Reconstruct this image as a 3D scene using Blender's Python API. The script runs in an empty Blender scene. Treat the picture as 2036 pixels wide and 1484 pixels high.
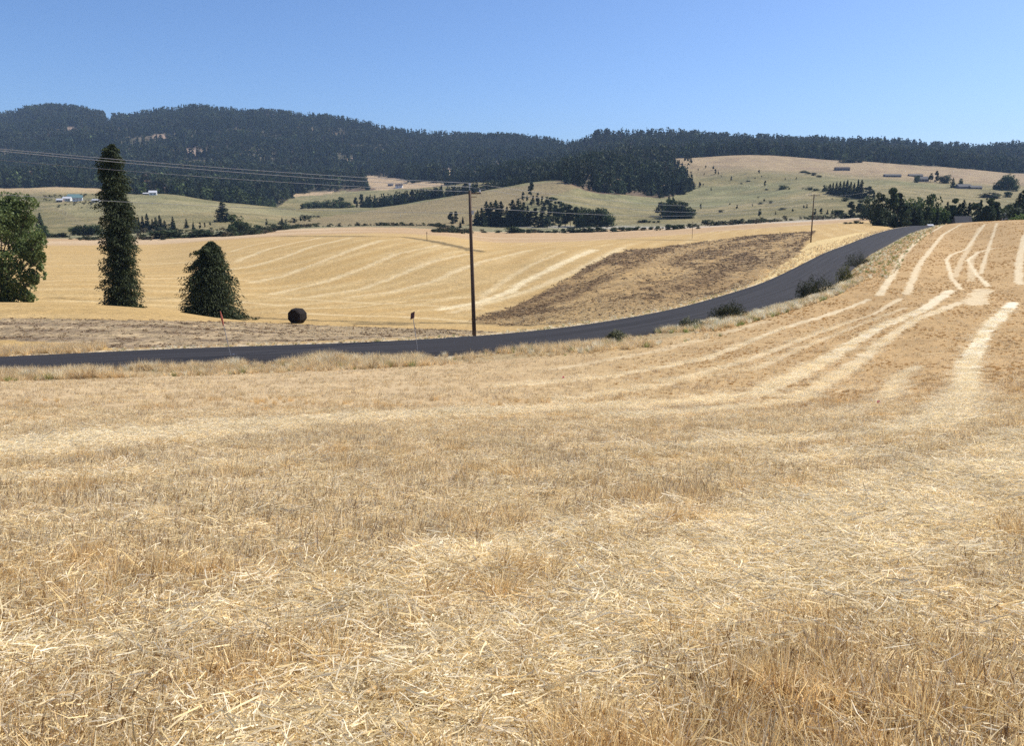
import bpy, math, random, time
import numpy as np
T0 = time.time()
random.seed(7); rng = np.random.default_rng(7)
sc = bpy.context.scene
COL = sc.collection

# ------------------------------------------------------------------ camera, sky, sun, exposure
PITCH = math.radians(12.0); F = 1600.0; CU, CV = 1018.0, 742.0; EZ = 1.6
cam_d = bpy.data.cameras.new("camera"); cam = bpy.data.objects.new("camera", cam_d); COL.objects.link(cam)
cam.location = (0, 0, EZ); cam.rotation_euler = (math.radians(90) - PITCH, 0, 0)
cam_d.sensor_width = 36; cam_d.lens = 36 * F / 2036.0; cam_d.clip_start = 0.05; cam_d.clip_end = 40000
sc.camera = cam
SUN_AZ, SUN_EL = 62.0, 47.0          # azimuth from +Y towards +X
w = bpy.data.worlds.new("World"); sc.world = w; w.use_nodes = True
wn = w.node_tree; wn.nodes.clear()
wo = wn.nodes.new('ShaderNodeOutputWorld'); wb = wn.nodes.new('ShaderNodeBackground'); sk = wn.nodes.new('ShaderNodeTexSky')
sk.sky_type = 'NISHITA'; sk.sun_disc = False; sk.sun_elevation = math.radians(SUN_EL); sk.sun_rotation = math.radians(SUN_AZ)
sk.altitude = 900; sk.air_density = 0.85; sk.dust_density = 2.0; sk.ozone_density = 8.0
wb.inputs['Strength'].default_value = 0.118
wt_ = wn.nodes.new('ShaderNodeVectorMath'); wt_.operation = 'MULTIPLY'; wt_.inputs[1].default_value = (.95, .99, 1.04); wn.links.new(sk.outputs[0], wt_.inputs[0]); wn.links.new(wt_.outputs[0], wb.inputs[0]); wn.links.new(wb.outputs[0], wo.inputs[0])
sd = bpy.data.lights.new("sun", 'SUN'); so = bpy.data.objects.new("sun", sd); COL.objects.link(so)
sd.energy = 5.0; sd.angle = math.radians(0.53); sd.color = (1.0, 0.95, 0.86)
from mathutils import Vector, Matrix
a_, e_ = math.radians(SUN_AZ), math.radians(SUN_EL)
sdir = Vector((math.sin(a_) * math.cos(e_), math.cos(a_) * math.cos(e_), math.sin(e_)))
so.rotation_euler = (-sdir).to_track_quat('-Z', 'Y').to_euler(); so.location = (60, 40, 80)
sc.view_settings.view_transform = 'Standard'; sc.view_settings.look = 'None'
sc.view_settings.exposure = 0.36; sc.view_settings.gamma = 1.0; sc.view_settings.use_curve_mapping = False
sc.cycles.max_bounces = 6; sc.cycles.diffuse_bounces = 3; sc.cycles.glossy_bounces = 2; sc.cycles.transmission_bounces = 3
sc.cycles.volume_bounces = 0; sc.cycles.transparent_max_bounces = 8
sc.cycles.use_denoising = False

# ------------------------------------------------------------------ picture <-> place
cp, sp = math.cos(PITCH), math.sin(PITCH)
def ray(u, v):
    """lateral and vertical slope of the sight line through a photograph pixel"""
    a = (np.asarray(u, float) - CU) / F; b = (CV - np.asarray(v, float)) / F
    den = cp + b * sp
    return a / den, (-sp + b * cp) / den
def pchip(x, y, q):
    x = np.asarray(x, float); y = np.asarray(y, float)
    h = np.diff(x); dl = np.diff(y) / h
    m = np.zeros_like(y)
    w1 = 2 * h[1:] + h[:-1]; w2 = h[1:] + 2 * h[:-1]
    ok = dl[:-1] * dl[1:] > 0
    with np.errstate(divide='ignore', invalid='ignore'):
        mm = (w1 + w2) / (w1 / dl[:-1] + w2 / dl[1:])
    m[1:-1] = np.where(ok, mm, 0); m[0] = dl[0]; m[-1] = dl[-1]
    i = np.clip(np.searchsorted(x, q) - 1, 0, len(x) - 2)
    t = np.clip((q - x[i]) / h[i], 0, 1); t2 = t * t; t3 = t2 * t
    return (2*t3 - 3*t2 + 1) * y[i] + (t3 - 2*t2 + t) * h[i] * m[i] + (-2*t3 + 3*t2) * y[i+1] + (t3 - t2) * h[i] * m[i+1]
def hsh(i, j, s):
    n = (i.astype(np.int64) * 374761393 + j.astype(np.int64) * 668265263 + s * 1442695041) & 0xffffffff
    n = ((n ^ (n >> 13)) * 1274126177) & 0xffffffff
    return ((n ^ (n >> 16)) & 0xffff) / 65535.0
def vnoise(x, y, s=0):
    i = np.floor(x); j = np.floor(y); fx = x - i; fy = y - j
    fx = fx*fx*(3-2*fx); fy = fy*fy*(3-2*fy)
    a = hsh(i, j, s); b = hsh(i+1, j, s); c = hsh(i, j+1, s); d = hsh(i+1, j+1, s)
    return (a*(1-fx)+b*fx)*(1-fy) + (c*(1-fx)+d*fx)*fy
def fbm(x, y, s=0, o=4):
    r = 0; a = 0.5; k = 1.0
    for q in range(o):
        r = r + a * vnoise(x*k + 17.3*q, y*k - 9.1*q, s + q); a *= 0.5; k *= 2.03
    return r / (1 - 0.5**o)

# ------------------------------------------------------------------ the lie of the land
TC = np.unique(np.concatenate([np.linspace(-3, -0.84, 40), np.arange(-0.84, 0.84, 0.0019), np.linspace(0.84, 3, 40)]))
NR = 1000; LY = np.linspace(math.log(0.25), math.log(5200), NR); YR = np.exp(LY)
def curve_uvd(us, vs, ds):
    t, s = ray(us, vs); o = np.argsort(t)
    return pchip(t[o], np.log(np.asarray(ds, float))[o], np.clip(TC, t.min(), t.max())), pchip(t[o], s[o], np.clip(TC, t.min(), t.max()))
def curve_udz(us, ds, zs):
    ds = np.asarray(ds, float); t = (np.asarray(us, float) - CU) / F / (cp - sp*0.1)
    q = np.clip(TC, t.min(), t.max())
    ld = pchip(t, np.log(ds), q); return ld, pchip(t, np.asarray(zs, float), q) / np.exp(ld)
# road: far edge read off the photograph, height profile chosen so that the road keeps its width
RU = [-900,-300, 0, 179, 384, 520, 755, 934, 1020, 1100, 1192, 1275, 1385, 1450, 1500, 1560, 1605, 1639, 1684, 1720, 1750, 1785, 1810]
RV = [745, 725, 713, 703, 694, 690, 682.6, 672, 666, 657, 643.5, 630, 605, 585, 570, 533.5+10, 521, 504, 487, 473, 462.5, 454, 449.5]
RZ = [-12]*15 + [-11.9,-11.8,-11.6,-11.2,-10.8,-10.3,-9.8,-9.3]
rt, rs = ray(RU, RV); rd = np.array(RZ) / rs
RFX, RFY, RFZ = rt*rd, rd, np.array(RZ, float)
kx = [RFX[-1] + 6*k for k in (2, 5, 9, 14)]; ky = [RFY[-1] + 9.5*k for k in (2, 5, 9, 14)]
RFX = np.append(RFX, kx); RFY = np.append(RFY, ky); RFZ = np.append(RFZ, [-9.9, -11.5, -13.8, -17])
def resample(X, Y, Z, step):
    s = np.concatenate([[0], np.cumsum(np.hypot(np.diff(X), np.diff(Y)))]); q = np.arange(0, s[-1], step)
    return pchip(s, X, q), pchip(s, Y, q), pchip(s, Z, q)
def smooth(a, n):
    k = np.ones(n)/n; p = np.pad(a, (n//2, n-1-n//2), mode='edge')
    return np.convolve(p, k, 'valid')
RFX, RFY, RFZ = resample(RFX, RFY, RFZ, 2.0)
RFX, RFY, RFZ = smooth(RFX, 9), smooth(RFY, 9), smooth(RFZ, 15)
tx, ty = np.gradient(RFX), np.gradient(RFY); tl = np.hypot(tx, ty); nx, ny = ty/tl, -tx/tl     # normal towards the camera side
RW = 7.2 + 2.2*np.clip((np.arange(len(RFX))-44)/12., 0, 1)
RNX, RNY = RFX + nx*RW, RFY + ny*RW
def edge_fn(X, Y, Z):
    t = X / Y; keep = [0]
    for i in range(1, len(t)):
        if t[i] > t[keep[-1]] + 1e-5: keep.append(i)
    k = np.array(keep); q = np.clip(TC, t[k[0]], t[k[-1]])
    return np.log(np.interp(q, t[k], Y[k])), np.interp(q, t[k], Z[k]), t[k[-1]]
lfar, zfar, tmaxf = edge_fn(RFX, RFY, RFZ); lnear, znear, tmaxn = edge_fn(RNX, RNY, RFZ)
TCR = 0.5135   # beyond this lateral slope the field crest hides the road
u9 = [-1500,-300,0,1000,1400,1640,1750,1842,2036,2300,3600]
N0 = curve_udz(u9, [.25]*11, [-1.6]*11); N1 = curve_udz(u9, [1.5]*11, [-1.68]*11)
N2 = curve_udz(u9, [3]*11, [-1.92]*11);  N3 = curve_udz(u9, [6]*11, [-2.5]*11)
N4 = curve_udz(u9, [12]*11, [-3.8,-3.8,-3.8,-3.8,-3.75,-3.7,-3.65,-3.6,-3.5,-3.4,-3.4])
N5 = curve_udz(u9, [25]*11, [-6.5,-6.5,-6.5,-6.5,-6.5,-6.4,-6.3,-6.2,-6.1,-6.0,-6])
N6 = curve_udz(u9, [36,38,38,42,45,45,45,45,45,45,45], [-8.5,-8.8,-8.8,-9.2,-9.4,-9.3,-9.3,-9.1,-8.9,-8.8,-8.8])
N7 = curve_udz(u9, [44,46,47,55,64,75,78,80,80,80,80], [-10,-10.5,-10.6,-11.0,-11.2,-10.9,-10.2,-9.9,-9.8,-9.6,-9.6])
N8 = curve_udz(u9, [47,49.5,51,58.5,73,97,138,200,140,140,140], [-10.9,-11.2,-11.35,-11.5,-11.55,-10.7,-9.85,-9.2,-8.4,-8.0,-8])
c9 = curve_uvd([1842, 1900, 2036, 2300, 3600], [453, 444, 437, 433, 430], [322, 285, 235, 215, 200])
isR = TC > TCR
N9 = (np.where(isR, c9[0], np.maximum(lnear + math.log(0.975), N8[0] + 0.012)), None)
n9s = np.where(isR, c9[1], (znear + 0.12) / np.exp(N9[0])); N9 = (N9[0], n9s)
RN = (np.where(isR, math.log(345), lnear), np.where(isR, -12.5/345, znear/np.exp(lnear)))
RF = (np.where(isR, math.log(353), lfar),  np.where(isR, -13/353., zfar/np.exp(lfar)))
U = [-1500,-300, 0, 100, 300, 450, 600, 750, 870, 1000,1126,1200,1376,1500,1640,1750,1842,2036,2300,3600]
def T(v, d): return curve_uvd(U, [v[0]]+v+[v[-1]], [d[0]]+d+[d[-1]])
B1 = T([602,601,602,614,634,645,647,648,650,636,622,590,552,490,457.5,470,470,470], [108,108,108,106,102,98,98,98,98,96,98,112,138,208,335,385,385,385])
B1b = T([606,605,605,618,637,638,637,637,637,628,613,580,543,486,456.5,470,470,470], [118,118,118,116,110,106,106,106,106,101,103,118,144,216,342,400,400,400])
B2 = T([560,560,560,565,575,590,590,590,590,585,572,540,515,475,452,468,468,468], [160,160,160,160,160,150,145,140,135,130,130,150,180,245,372,420,420,420])
B3 = T([520,520,520,515,500,485,471,481,497,491,489,474,462,452,446,466,466,466], [250,250,250,250,250,250,258,238,225,225,230,290,320,350,430,480,480,480])
B4 = T([490,490,490,488,478,468,464,469,483,481,478,466,455,446,440,462,455,455], [360,360,360,360,350,340,340,320,310,310,320,390,430,460,500,540,540,540])
B5 = T([476,474,474,471,466,456,453,455,463,462,459,452,443,436,430,436,441,441], [480,480,480,480,500,560,600,620,620,640,650,650,650,650,650,640,620,620])
B6 = T([468,466,466,464,460,450,446,447,452,450,449,444,436,428,424,428,430,430], [560,560,560,560,600,700,700,720,740,740,740,740,740,740,740,740,740,740])
B7 = T([440,440,438,435,435,437,428,420,415,410,412,415,405,395,390,395,400,400], [760,760,760,760,780,850,850,850,860,870,900,950,950,950,950,950,950,950])
B8 = T([405,400,392,389,404,420,414,395,373,356,360,375,360,350,350,355,362,365], [1050,1050,1050,1050,1050,1050,1080,1100,1120,1150,1200,1250,1300,1300,1300,1300,1300,1300])
B9 = T([396,392,386,394,409,425,419,401,381,358,340,345,332,332,336,340,352,355], [1200]*9+[1270,1400,1500,1550,1550,1550,1550,1550,1550])
B10 = T([376,374,372,380,392,398,392,380,366,348,330,316,309,317,321,328,344,347], [1450]*9+[1600,1700,1750,1800,1800,1800,1800,1800,1800])
B11 = T([345,345,345,345,350,362,358,350,345,335,318,317,312,319,322,327,340,342], [1950]*10+[2000]*8)
B12 = T([285,283,280,278,280,292,307,316,318,314,301,296,297,303,306,310,318,318], [2700]*9+[2600,2500]+[2350]*7)
SU = [-1500,-300,0,70,110,150,200,240,290,330,390,450,540,600,680,750,810,870,1000,1080,1130,1160,1200,1300,1376,1500,1640,1750,1842,1930,2036,2300,3600]
SV = [240,235,229,213,211,215,224,231,226,219,214,219,224,228,237,251,261,265,271,278,286,279,269,267,271,277,282,285,291,294,288,286,290]
SD = [3700]*3+[3600]*7+[3500]*8+[3400,3300,3100,3000]+[2900]*11
B13 = curve_uvd(SU, np.array(SV)+15.0, SD)
B14 = curve_uvd(SU, np.array(SV)+36.0, np.array(SD)*1.25); B15 = curve_uvd(SU, np.array(SV)+60.0, [6800]*len(SU))
CUR = [N0,N1,N2,N3,N4,N5,N6,N7,N8,N9,RN,RF,B1,B1b,B2,B3,B4,B5,B6,B7,B8,B9,B10,B11,B12,B13,B14,B15]
LD = np.array([c[0] for c in CUR]); SS = np.array([c[1] for c in CUR])
for k in range(1, len(CUR)): LD[k] = np.maximum(LD[k], LD[k-1] + 0.006)
NC = len(TC)
S = np.zeros((NC, NR))
for i in range(NC): S[i] = pchip(LD[:, i], SS[:, i], LY)
GX = TC[:, None] * YR[None, :]; GY = np.broadcast_to(YR[None, :], GX.shape)
Z = S * GY
amp = np.interp(LY, [math.log(k) for k in (1, 60, 110, 400, 1000, 2000, 3600, 7000)], [0.0, 0.02, 0.06, 0.35, 3.6, 20, 48, 48])
lam = np.interp(LY, [math.log(k) for k in (1, 60, 400, 1000, 3600)], [4, 9, 45, 130, 420])
amp_c = amp[None, :] * np.ones((NC, 1))
dr = np.minimum(np.abs(LY[None, :] - LD[10][:, None]), np.abs(LY[None, :] - LD[11][:, None]))
inroad = (LY[None, :] > LD[10][:, None]-0.05) & (LY[None, :] < LD[11][:, None]+0.05)
amp_c = amp_c*np.clip(np.abs(LY[None, :]-LD[25][:, None])/.34, .04, 1)*np.where(LY[None, :] < LD[22][:, None]+.1, np.clip(np.abs(LY[None, :]-LD[22][:, None])/.1+.4, 0, 1), 1)
amp_c = np.where(inroad, 0, amp_c * np.clip(dr/0.3, 0, 1))
# ravines need fixed wavelengths, so blend bands instead of stretching one noise
band = lambda L, s: fbm(GX/L, GY/L, s, 4) - 0.5
wt = lambda c, wd: np.exp(-((LY[None, :] - math.log(c))/wd)**2)
nz = (band(9, 1)*wt(70, .8) + band(45, 2)*wt(350, .7) + band(140, 3)*wt(1000, .55) + band(420, 4)*wt(3200, .75)) * 2
Z = Z + nz * amp_c
Z[:, :] += np.where(GY < 60, (fbm(GX/1.3, GY/1.3, 9, 3) - .5) * 0.07 * np.clip((52-GY)/30, 0, 1), 0)
# the road bed: level the ground under the slab, with soft shoulders either side
bx0, bx1, by0, by1 = RFX.min()-12, RFX.max()+12, RNY.min()-12, RFY.max()+12
mb = (GX > bx0) & (GX < bx1) & (GY > by0) & (GY < by1); qx, qy = GX[mb], GY[mb]; qz = Z[mb].copy()
for a in range(0, len(qx), 20000):
    X_, Y_ = qx[a:a+20000], qy[a:a+20000]; ddx = X_[:, None]-RFX[None, :]; ddy = Y_[:, None]-RFY[None, :]
    k = np.argmin((ddx - nx*RW/2)**2 + (ddy - ny*RW/2)**2, axis=1); r_ = np.arange(len(X_))
    off = ddx[r_, k]*nx[k] + ddy[r_, k]*ny[k]; al = np.abs(ddx[r_, k]*ny[k] - ddy[r_, k]*nx[k])
    outd = np.maximum(np.maximum(-off, off-RW[k]), 0) + np.maximum(al-3, 0)*10; wgt = np.clip((3.2-outd)/2.6, 0, 1); wgt = wgt*wgt*(3-2*wgt)
    qz[a:a+20000] = qz[a:a+20000]*(1-wgt) + (RFZ[k]-.12*(outd < .6))*wgt
Z[mb] = qz
def tidx(t): 
    i = np.clip(np.searchsorted(TC, t) - 1, 0, NC-2); return i, np.clip((t - TC[i])/(TC[i+1]-TC[i]), 0, 1)
def height(x, y):
    """ground height at places on the land (eye-relative), arrays or numbers"""
    x = np.asarray(x, float); y = np.asarray(y, float)
    i, a = tidx(x/y); g = (np.log(y) - LY[0])/(LY[1]-LY[0]); j = np.clip(g.astype(int), 0, NR-2); b = g - j
    return (Z[i,j]*(1-a)+Z[i+1,j]*a)*(1-b) + (Z[i,j+1]*(1-a)+Z[i+1,j+1]*a)*b
def hit(u, v, dmin=1.0, dmax=5100):
    """where the sight line through a pixel meets the land: x, y, z (world)"""
    t, s = ray(u, v); i, a = tidx(t)
    prof = (Z[i]*(1-a) + Z[i+1]*a)
    m = (prof >= s*YR) & (YR >= dmin) & (YR <= dmax)
    j = int(np.argmax(m)) if m.any() else int(np.searchsorted(YR, dmax))-1
    j = max(1, j)
    f0 = prof[j-1]-s*YR[j-1]; f1 = prof[j]-s*YR[j]
    q = np.clip(-f0/(f1-f0), 0, 1) if (f0 < 0 <= f1) else 0.5
    y = YR[j-1] + q*(YR[j]-YR[j-1]); x = t*y
    return float(x), float(y), float(height(x, y) + EZ)
def dcur(k, x, y):
    return np.exp(np.interp(np.asarray(x)/np.asarray(y), TC, LD[k]))

# ------------------------------------------------------------------ colours of the land (albedo, laid out on the ground itself)
def seg_dist(px, py, P):
    best = np.full(px.shape, 1e9)
    for (x0, y0), (x1, y1) in zip(P[:-1], P[1:]):
        dx, dy = x1-x0, y1-y0; L = dx*dx+dy*dy + 1e-9
        t = np.clip(((px-x0)*dx + (py-y0)*dy)/L, 0, 1)
        best = np.minimum(best, np.hypot(px-x0-t*dx, py-y0-t*dy))
    return best
def ground_line(pts, step=14, dmin=1.0, dmax=5100):
    out = []
    for (u0, v0), (u1, v1) in zip(pts[:-1], pts[1:]):
        n = max(1, int(math.hypot(u1-u0, v1-v0)/step))
        for k in range(n): out.append(hit(u0+(u1-u0)*k/n, v0+(v1-v0)*k/n, dmin, dmax)[:2])
    out.append(hit(*pts[-1], dmin, dmax)[:2]); return out
def strip_mask(pts, width, soft=0.5, dmin=1.0, dmax=5100, px=None, py=None):
    P = np.array(ground_line(pts, dmin=dmin, dmax=dmax))
    if px is None: px, py = GX, GY
    m = (px > P[:,0].min()-width*2) & (px < P[:,0].max()+width*2) & (py > P[:,1].min()-width*2) & (py < P[:,1].max()+width*2)
    out = np.zeros(px.shape)
    if m.any():
        X, Y = px[m], py[m]
        d = seg_dist(X, Y, P) + (fbm(X*1.1, Y*1.1, 31, 3)-.5)*width*0.9
        out[m] = np.clip((width/2*(1+soft) - d)/(width*soft+1e-6), 0, 1)
    return out
def in_poly(px, py, P):
    P = np.asarray(P); r = np.zeros(px.shape, bool)
    for (x0, y0), (x1, y1) in zip(P, np.roll(P, -1, axis=0)):
        c = ((y0 > py) != (y1 > py))
        with np.errstate(divide='ignore', invalid='ignore'):
            r ^= c & (px < (x1-x0)*(py-y0)/(y1-y0+1e-12)+x0)
    return r
def poly_mask(pts, dmin=1.0, dmax=5100, px=None, py=None, jit=0.02):
    P = np.array(ground_line(list(pts)+[pts[0]], 25, dmin, dmax)[:-1]); P = np.c_[P[:,0]/P[:,1], np.log(P[:,1])]
    if px is None: px, py = GX, GY
    t = px/py; l = np.log(py)
    t = t + (fbm(t*90, l*60, 41, 3)-.5)*jit*.4; l = l + (fbm(t*80+5, l*60+9, 42, 3)-.5)*jit
    return in_poly(t, l, P)
# ---- strips of pale straw in the near field: (photo points, width m, strength)
NEAR = [
 ([(-250,925),(0,905),(200,885),(400,862),(600,846)], 3.4, 1.0),
 ([(600,846),(800,833),(1000,823),(1250,808),(1400,798),(1500,785)], 2.4, .9),
 ([(1500,787),(1632,723),(1737,657),(1837,615),(1890,578)], 1.5, 1.1),
 ([(1250,835),(1450,818),(1579,800),(1684,736),(1750,683),(1816,638),(1911,601)], 1.15, .85),
 ([(1100,800),(1300,770),(1500,712),(1632,660),(1740,624),(1790,594)], .9, .7),
 ([(1000,770),(1200,752),(1400,715),(1553,654),(1640,628),(1679,615),(1729,596)], 1.0, .8),
 ([(1320,760),(1500,735),(1600,690),(1700,650),(1800,612)], .8, .5),
 ([(1100,735),(1300,700),(1450,660),(1520,640)], 1.5, .4),
 ([(1748,588),(1779,541),(1792,512),(1829,473),(1882,446)], 1.15, .9),
 ([(1803,585),(1824,533),(1840,510),(1874,467),(1911,446)], 1.15, .8),
 ([(1892,552),(1882,517),(1890,507),(1921,496),(1958,446)], .8, .9),
 ([(1911,575),(1892,552)], .8, .9),
 ([(1897,552),(1911,520),(1930,486),(1948,452)], 1.2, .5),
 ([(1966,570),(1942,546),(1924,517),(1942,504),(1961,497),(1999,490)], .8, 1.0),
 ([(1950,544),(1961,507),(1974,470),(1982,444)], .8, .8),
 ([(1932,560),(1930,520),(1945,500)], 1.2, .5),
 ([(2026,565),(2026,525),(2036,473),(2050,450)], 1.3, .9),
 ([(2070,560),(2080,500),(2085,450)], 1.2, .7),
 ([(2100,640),(2090,602)], 2.0, .7),
 ([(1937,605),(1953,576)], 2.6, .75),
 ([(1640,590),(1700,520),(1760,480)], 1.0, .2),
 ([(1490,888),(1684,878),(1790,870),(1842,857),(1895,826),(1921,795)], .95, 1.2),
 ([(1921,800),(1926,723),(1961,657),(2000,618),(2016,602)], 1.35, 1.4),
 ([(1200,905),(1350,900),(1490,890)], .9, .4),
 ([(1763,795),(1789,749),(1821,730)], .9, .75), ([(1655,838),(1720,815),(1760,790)], .35, .55),
 ([(1660,780),(1700,772)], .5, .6),
 ([(2250,860),(2036,935),(1900,975),(1800,1008),(1600,1080),(1400,1180)], 1.7, 1.0),
 ([(1400,1180),(1200,1290),(1000,1350),(800,1420),(600,1500)], .95, .9),
 ([(-100,1370),(100,1335),(300,1290),(600,1240),(800,1180),(1100,1085),(1300,1040)], .6, .75),
 ([(1500,935),(1700,915),(1900,885)], .7, .45),
 ([(1800,1300),(2036,1230),(2200,1180)], .5, .4),
 ([(-100,975),(300,955),(500,935)], 1.0, .4),
]
DARKROWS = [([(0,770),(300,762),(700,756),(1000,758)], 1.5, .4), ([(1000,850),(1200,835),(1450,838),(1700,848)], 2.0, .8), ([(1530,612),(1800,592),(2036,570)], .7, .5),
 ([(1700,585),(2036,560)], .6, .3), ([(1660,515),(1800,500),(2036,492)], .7, .35), ([(1979,655),(2020,685)], .35, .9), ([(1970,665),(2005,690)], .3, .8), ([(1690,870),(1500,868),(1300,862)], 1.2, .5)]
NEARP = [(ground_line(p, dmax=340), w_, s_) for p, w_, s_ in NEAR]
DARKP = [(ground_line(p, dmax=340), w_, s_) for p, w_, s_ in DARKROWS]
def strips(px, py, L, seed=31):
    out = np.zeros(px.shape)
    for P, w_, s_ in L:
        P = np.array(P); g = w_*2
        m = (px > P[:,0].min()-g) & (px < P[:,0].max()+g) & (py > P[:,1].min()-g) & (py < P[:,1].max()+g)
        if m.any():
            X, Y = px[m], py[m]
            d = seg_dist(X, Y, P) + (fbm(X*1.3, Y*1.3, seed, 4)-.5)*w_*.6
            out[m] = np.maximum(out[m], s_*np.clip((w_*.46 - d)/(w_*.16), 0, 1))
    return out
C = np.zeros((NC, NR, 3)); SPK = np.zeros((NC, NR))
def mixc(mask, col):
    global C
    mask = np.asarray(mask, float)[..., None]; C[:] = C*(1-mask) + np.array(col)*mask
L_ = LY[None, :]
def beyond(k, wdt=0.0): return L_ > (LD[k][:, None] + wdt)
n1 = fbm(GX*.35, GY*.35, 51, 4); n2 = fbm(GX*.05, GY*.05, 52, 4); n3 = fbm(GX*.012, GY*.012, 53, 5); n4 = fbm(GX*2.2, GY*2.2, 54, 3)
# near field: dry stubble, browner uphill on the right
C[:] = (.45, .315, .155)
mixc(np.clip((n2-.42)*3, 0, 1)*.6, (.46, .34, .19)); mixc(np.clip((n1-.5)*3, 0, 1)*.5, (.33, .205, .085))
right = np.clip((TC[:, None]-.12)/.28, 0, 1)*np.clip((L_-math.log(14))/.6, 0, 1)
mixc(np.clip((-TC[:, None]+.15)/.3, 0, 1)*.6, (.50, .375, .225)); mixc(right*.7, (.43, .27, .115)); mixc(np.clip((n1-.5)*5, 0, 1)*right*.45, (.32, .205, .09))
pk_ = np.clip((fbm(GX*1.4, GY*1.4, 55, 4)-.50)*7, 0, 1)*np.clip((22-GY)/12, 0, 1); mixc(np.clip((26-GY)/14, 0, 1)*.55, (.25, .17, .095)); mixc(pk_*.85, (.12, .075, .045))
SM = np.zeros((NC, NR)); DM = np.zeros((NC, NR))
jn = LY < math.log(350)
SM[:, jn] = strips(GX[:, jn], GY[:, jn], NEARP); DM[:, jn] = strips(GX[:, jn], GY[:, jn], DARKP, 37)
SM *= ~beyond(10)
mixc(np.clip(SM, 0, 1)*(.62+.3*n4), (.70, .585, .385)); mixc(np.clip(SM-1, 0, 1)*2, (.74, .66, .50))
mixc(DM*.55, (.24, .155, .075))
# verge on the camera side of the road
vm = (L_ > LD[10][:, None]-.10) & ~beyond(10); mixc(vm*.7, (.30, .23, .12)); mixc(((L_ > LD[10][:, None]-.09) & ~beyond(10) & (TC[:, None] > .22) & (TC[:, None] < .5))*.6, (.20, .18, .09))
# beyond the road
far = beyond(11, -.02)
mixc(far, (.44, .29, .115))
mixc(far*np.clip((n2-.45)*3, 0, 1)*.4, (.48, .345, .165)); mixc(far*np.clip((n1-.5)*3, 0, 1)*.35, (.45, .32, .15))
bend = (GX+12+.64*(GY-117))/3.24; gco = GY - 3.5*6*np.logaddexp(0, np.clip(bend/6, -40, 40)) + (n3-.5)*10 + (n2-.5)*3
rows = .5+.5*np.sin(gco/8.5*2*math.pi)
rows = rows**2*np.clip((fbm(GX*.03, GY*.05, 57, 3)-.25)*2.2, .25, 1)
mixc(far*rows*.55, (.60, .455, .235)); mixc(far*np.clip(.5+.5*np.sin(gco/23.*2*math.pi+1)-.5, 0, 1)*.5, (.40, .265, .10)); mixc(far*np.clip((fbm(GX*.02, GY*.35, 59, 4)-.5)*5, 0, 1)*.4, (.40, .28, .12))
far3 = far*np.clip((L_-LD[16][:, None])/.06, 0, 1); mixc(far3*.75, (.40, .265, .15)); mixc(far3*np.clip((fbm(GX*.006, GY*.05, 58, 3)-.45)*4, 0, 1)*.5, (.55, .42, .27))
FARL = [
 ([(1180,497),(1125,520),(1075,545),(1040,562),(1012,582),(950,602),(880,615)], 2.2, .9), ([(1050,498),(960,520),(905,540),(860,560),(780,580),(690,592)], 2, .5),
 ([(930,505),(860,520),(800,545),(720,575),(620,590)], 2, .5), ([(870,488),(790,505),(730,530),(650,560),(540,585)], 2, .5),
 ([(760,478),(690,500),(640,520),(560,550),(500,562)], 2, .5), ([(700,472),(620,490),(570,510),(500,530),(430,540)], 2, .55),
 ([(640,472),(560,488),(520,500),(470,520)], 2, .5), ([(560,476),(500,488),(460,500)], 2, .4), ([(1120,500),(1060,525),(1000,560),(960,590)], 1.6, .4),
 ([(1240,492),(1190,515),(1130,545),(1060,575),(980,600),(900,622)], 2, .45), ([(940,640),(800,630),(700,628),(560,622)], 1.5, .45), ([(1000,592),(900,592),(800,600),(700,612),(600,614)], 1.2, .4),
 ([(960,615),(860,608),(760,604),(640,598),(520,590)], 1.4, .35), ([(100,600),(300,598),(470,600),(560,608)], 1.4, .4), ([(0,560),(200,556),(400,552),(520,560)], 1.6, .3), ([(0,530),(300,525),(450,520)], 2, .3)]
fm = np.zeros((NC, NR)); sel = (LY > math.log(75)) & (LY < math.log(700))
for p, w_, s_ in FARL:
    fm[:, sel] = np.maximum(fm[:, sel], s_*strip_mask(p, w_, .6, 90, 600, GX[:, sel], GY[:, sel]))
mixc(fm*far*.9, (.72, .59, .36))
fd = np.zeros((NC, NR))
for p, w_, s_ in [([(500,632),(640,638),(780,642),(940,643),(1060,648)], 1.3, .9), ([(720,644),(800,646)], 2.5, .8), ([(990,648),(1150,643)], 1.2, .6), ([(100,592),(210,600),(420,588)], 1.2, .5),
                  ([(1030,612),(1140,572),(1230,520)], 1.2, .5), ([(560,470),(700,470),(800,471),(850,478),(890,486),(936,497),(950,499)], 4.5, .9), ([(1230,476),(1376,478)], 5, .5)]:
    fd[:, sel] = np.maximum(fd[:, sel], s_*strip_mask(p, w_, .5, 80, 600, GX[:, sel], GY[:, sel]))
mixc(np.clip(fd*1.2, 0, 1)*far*.85, (.13, .095, .045))
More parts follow.
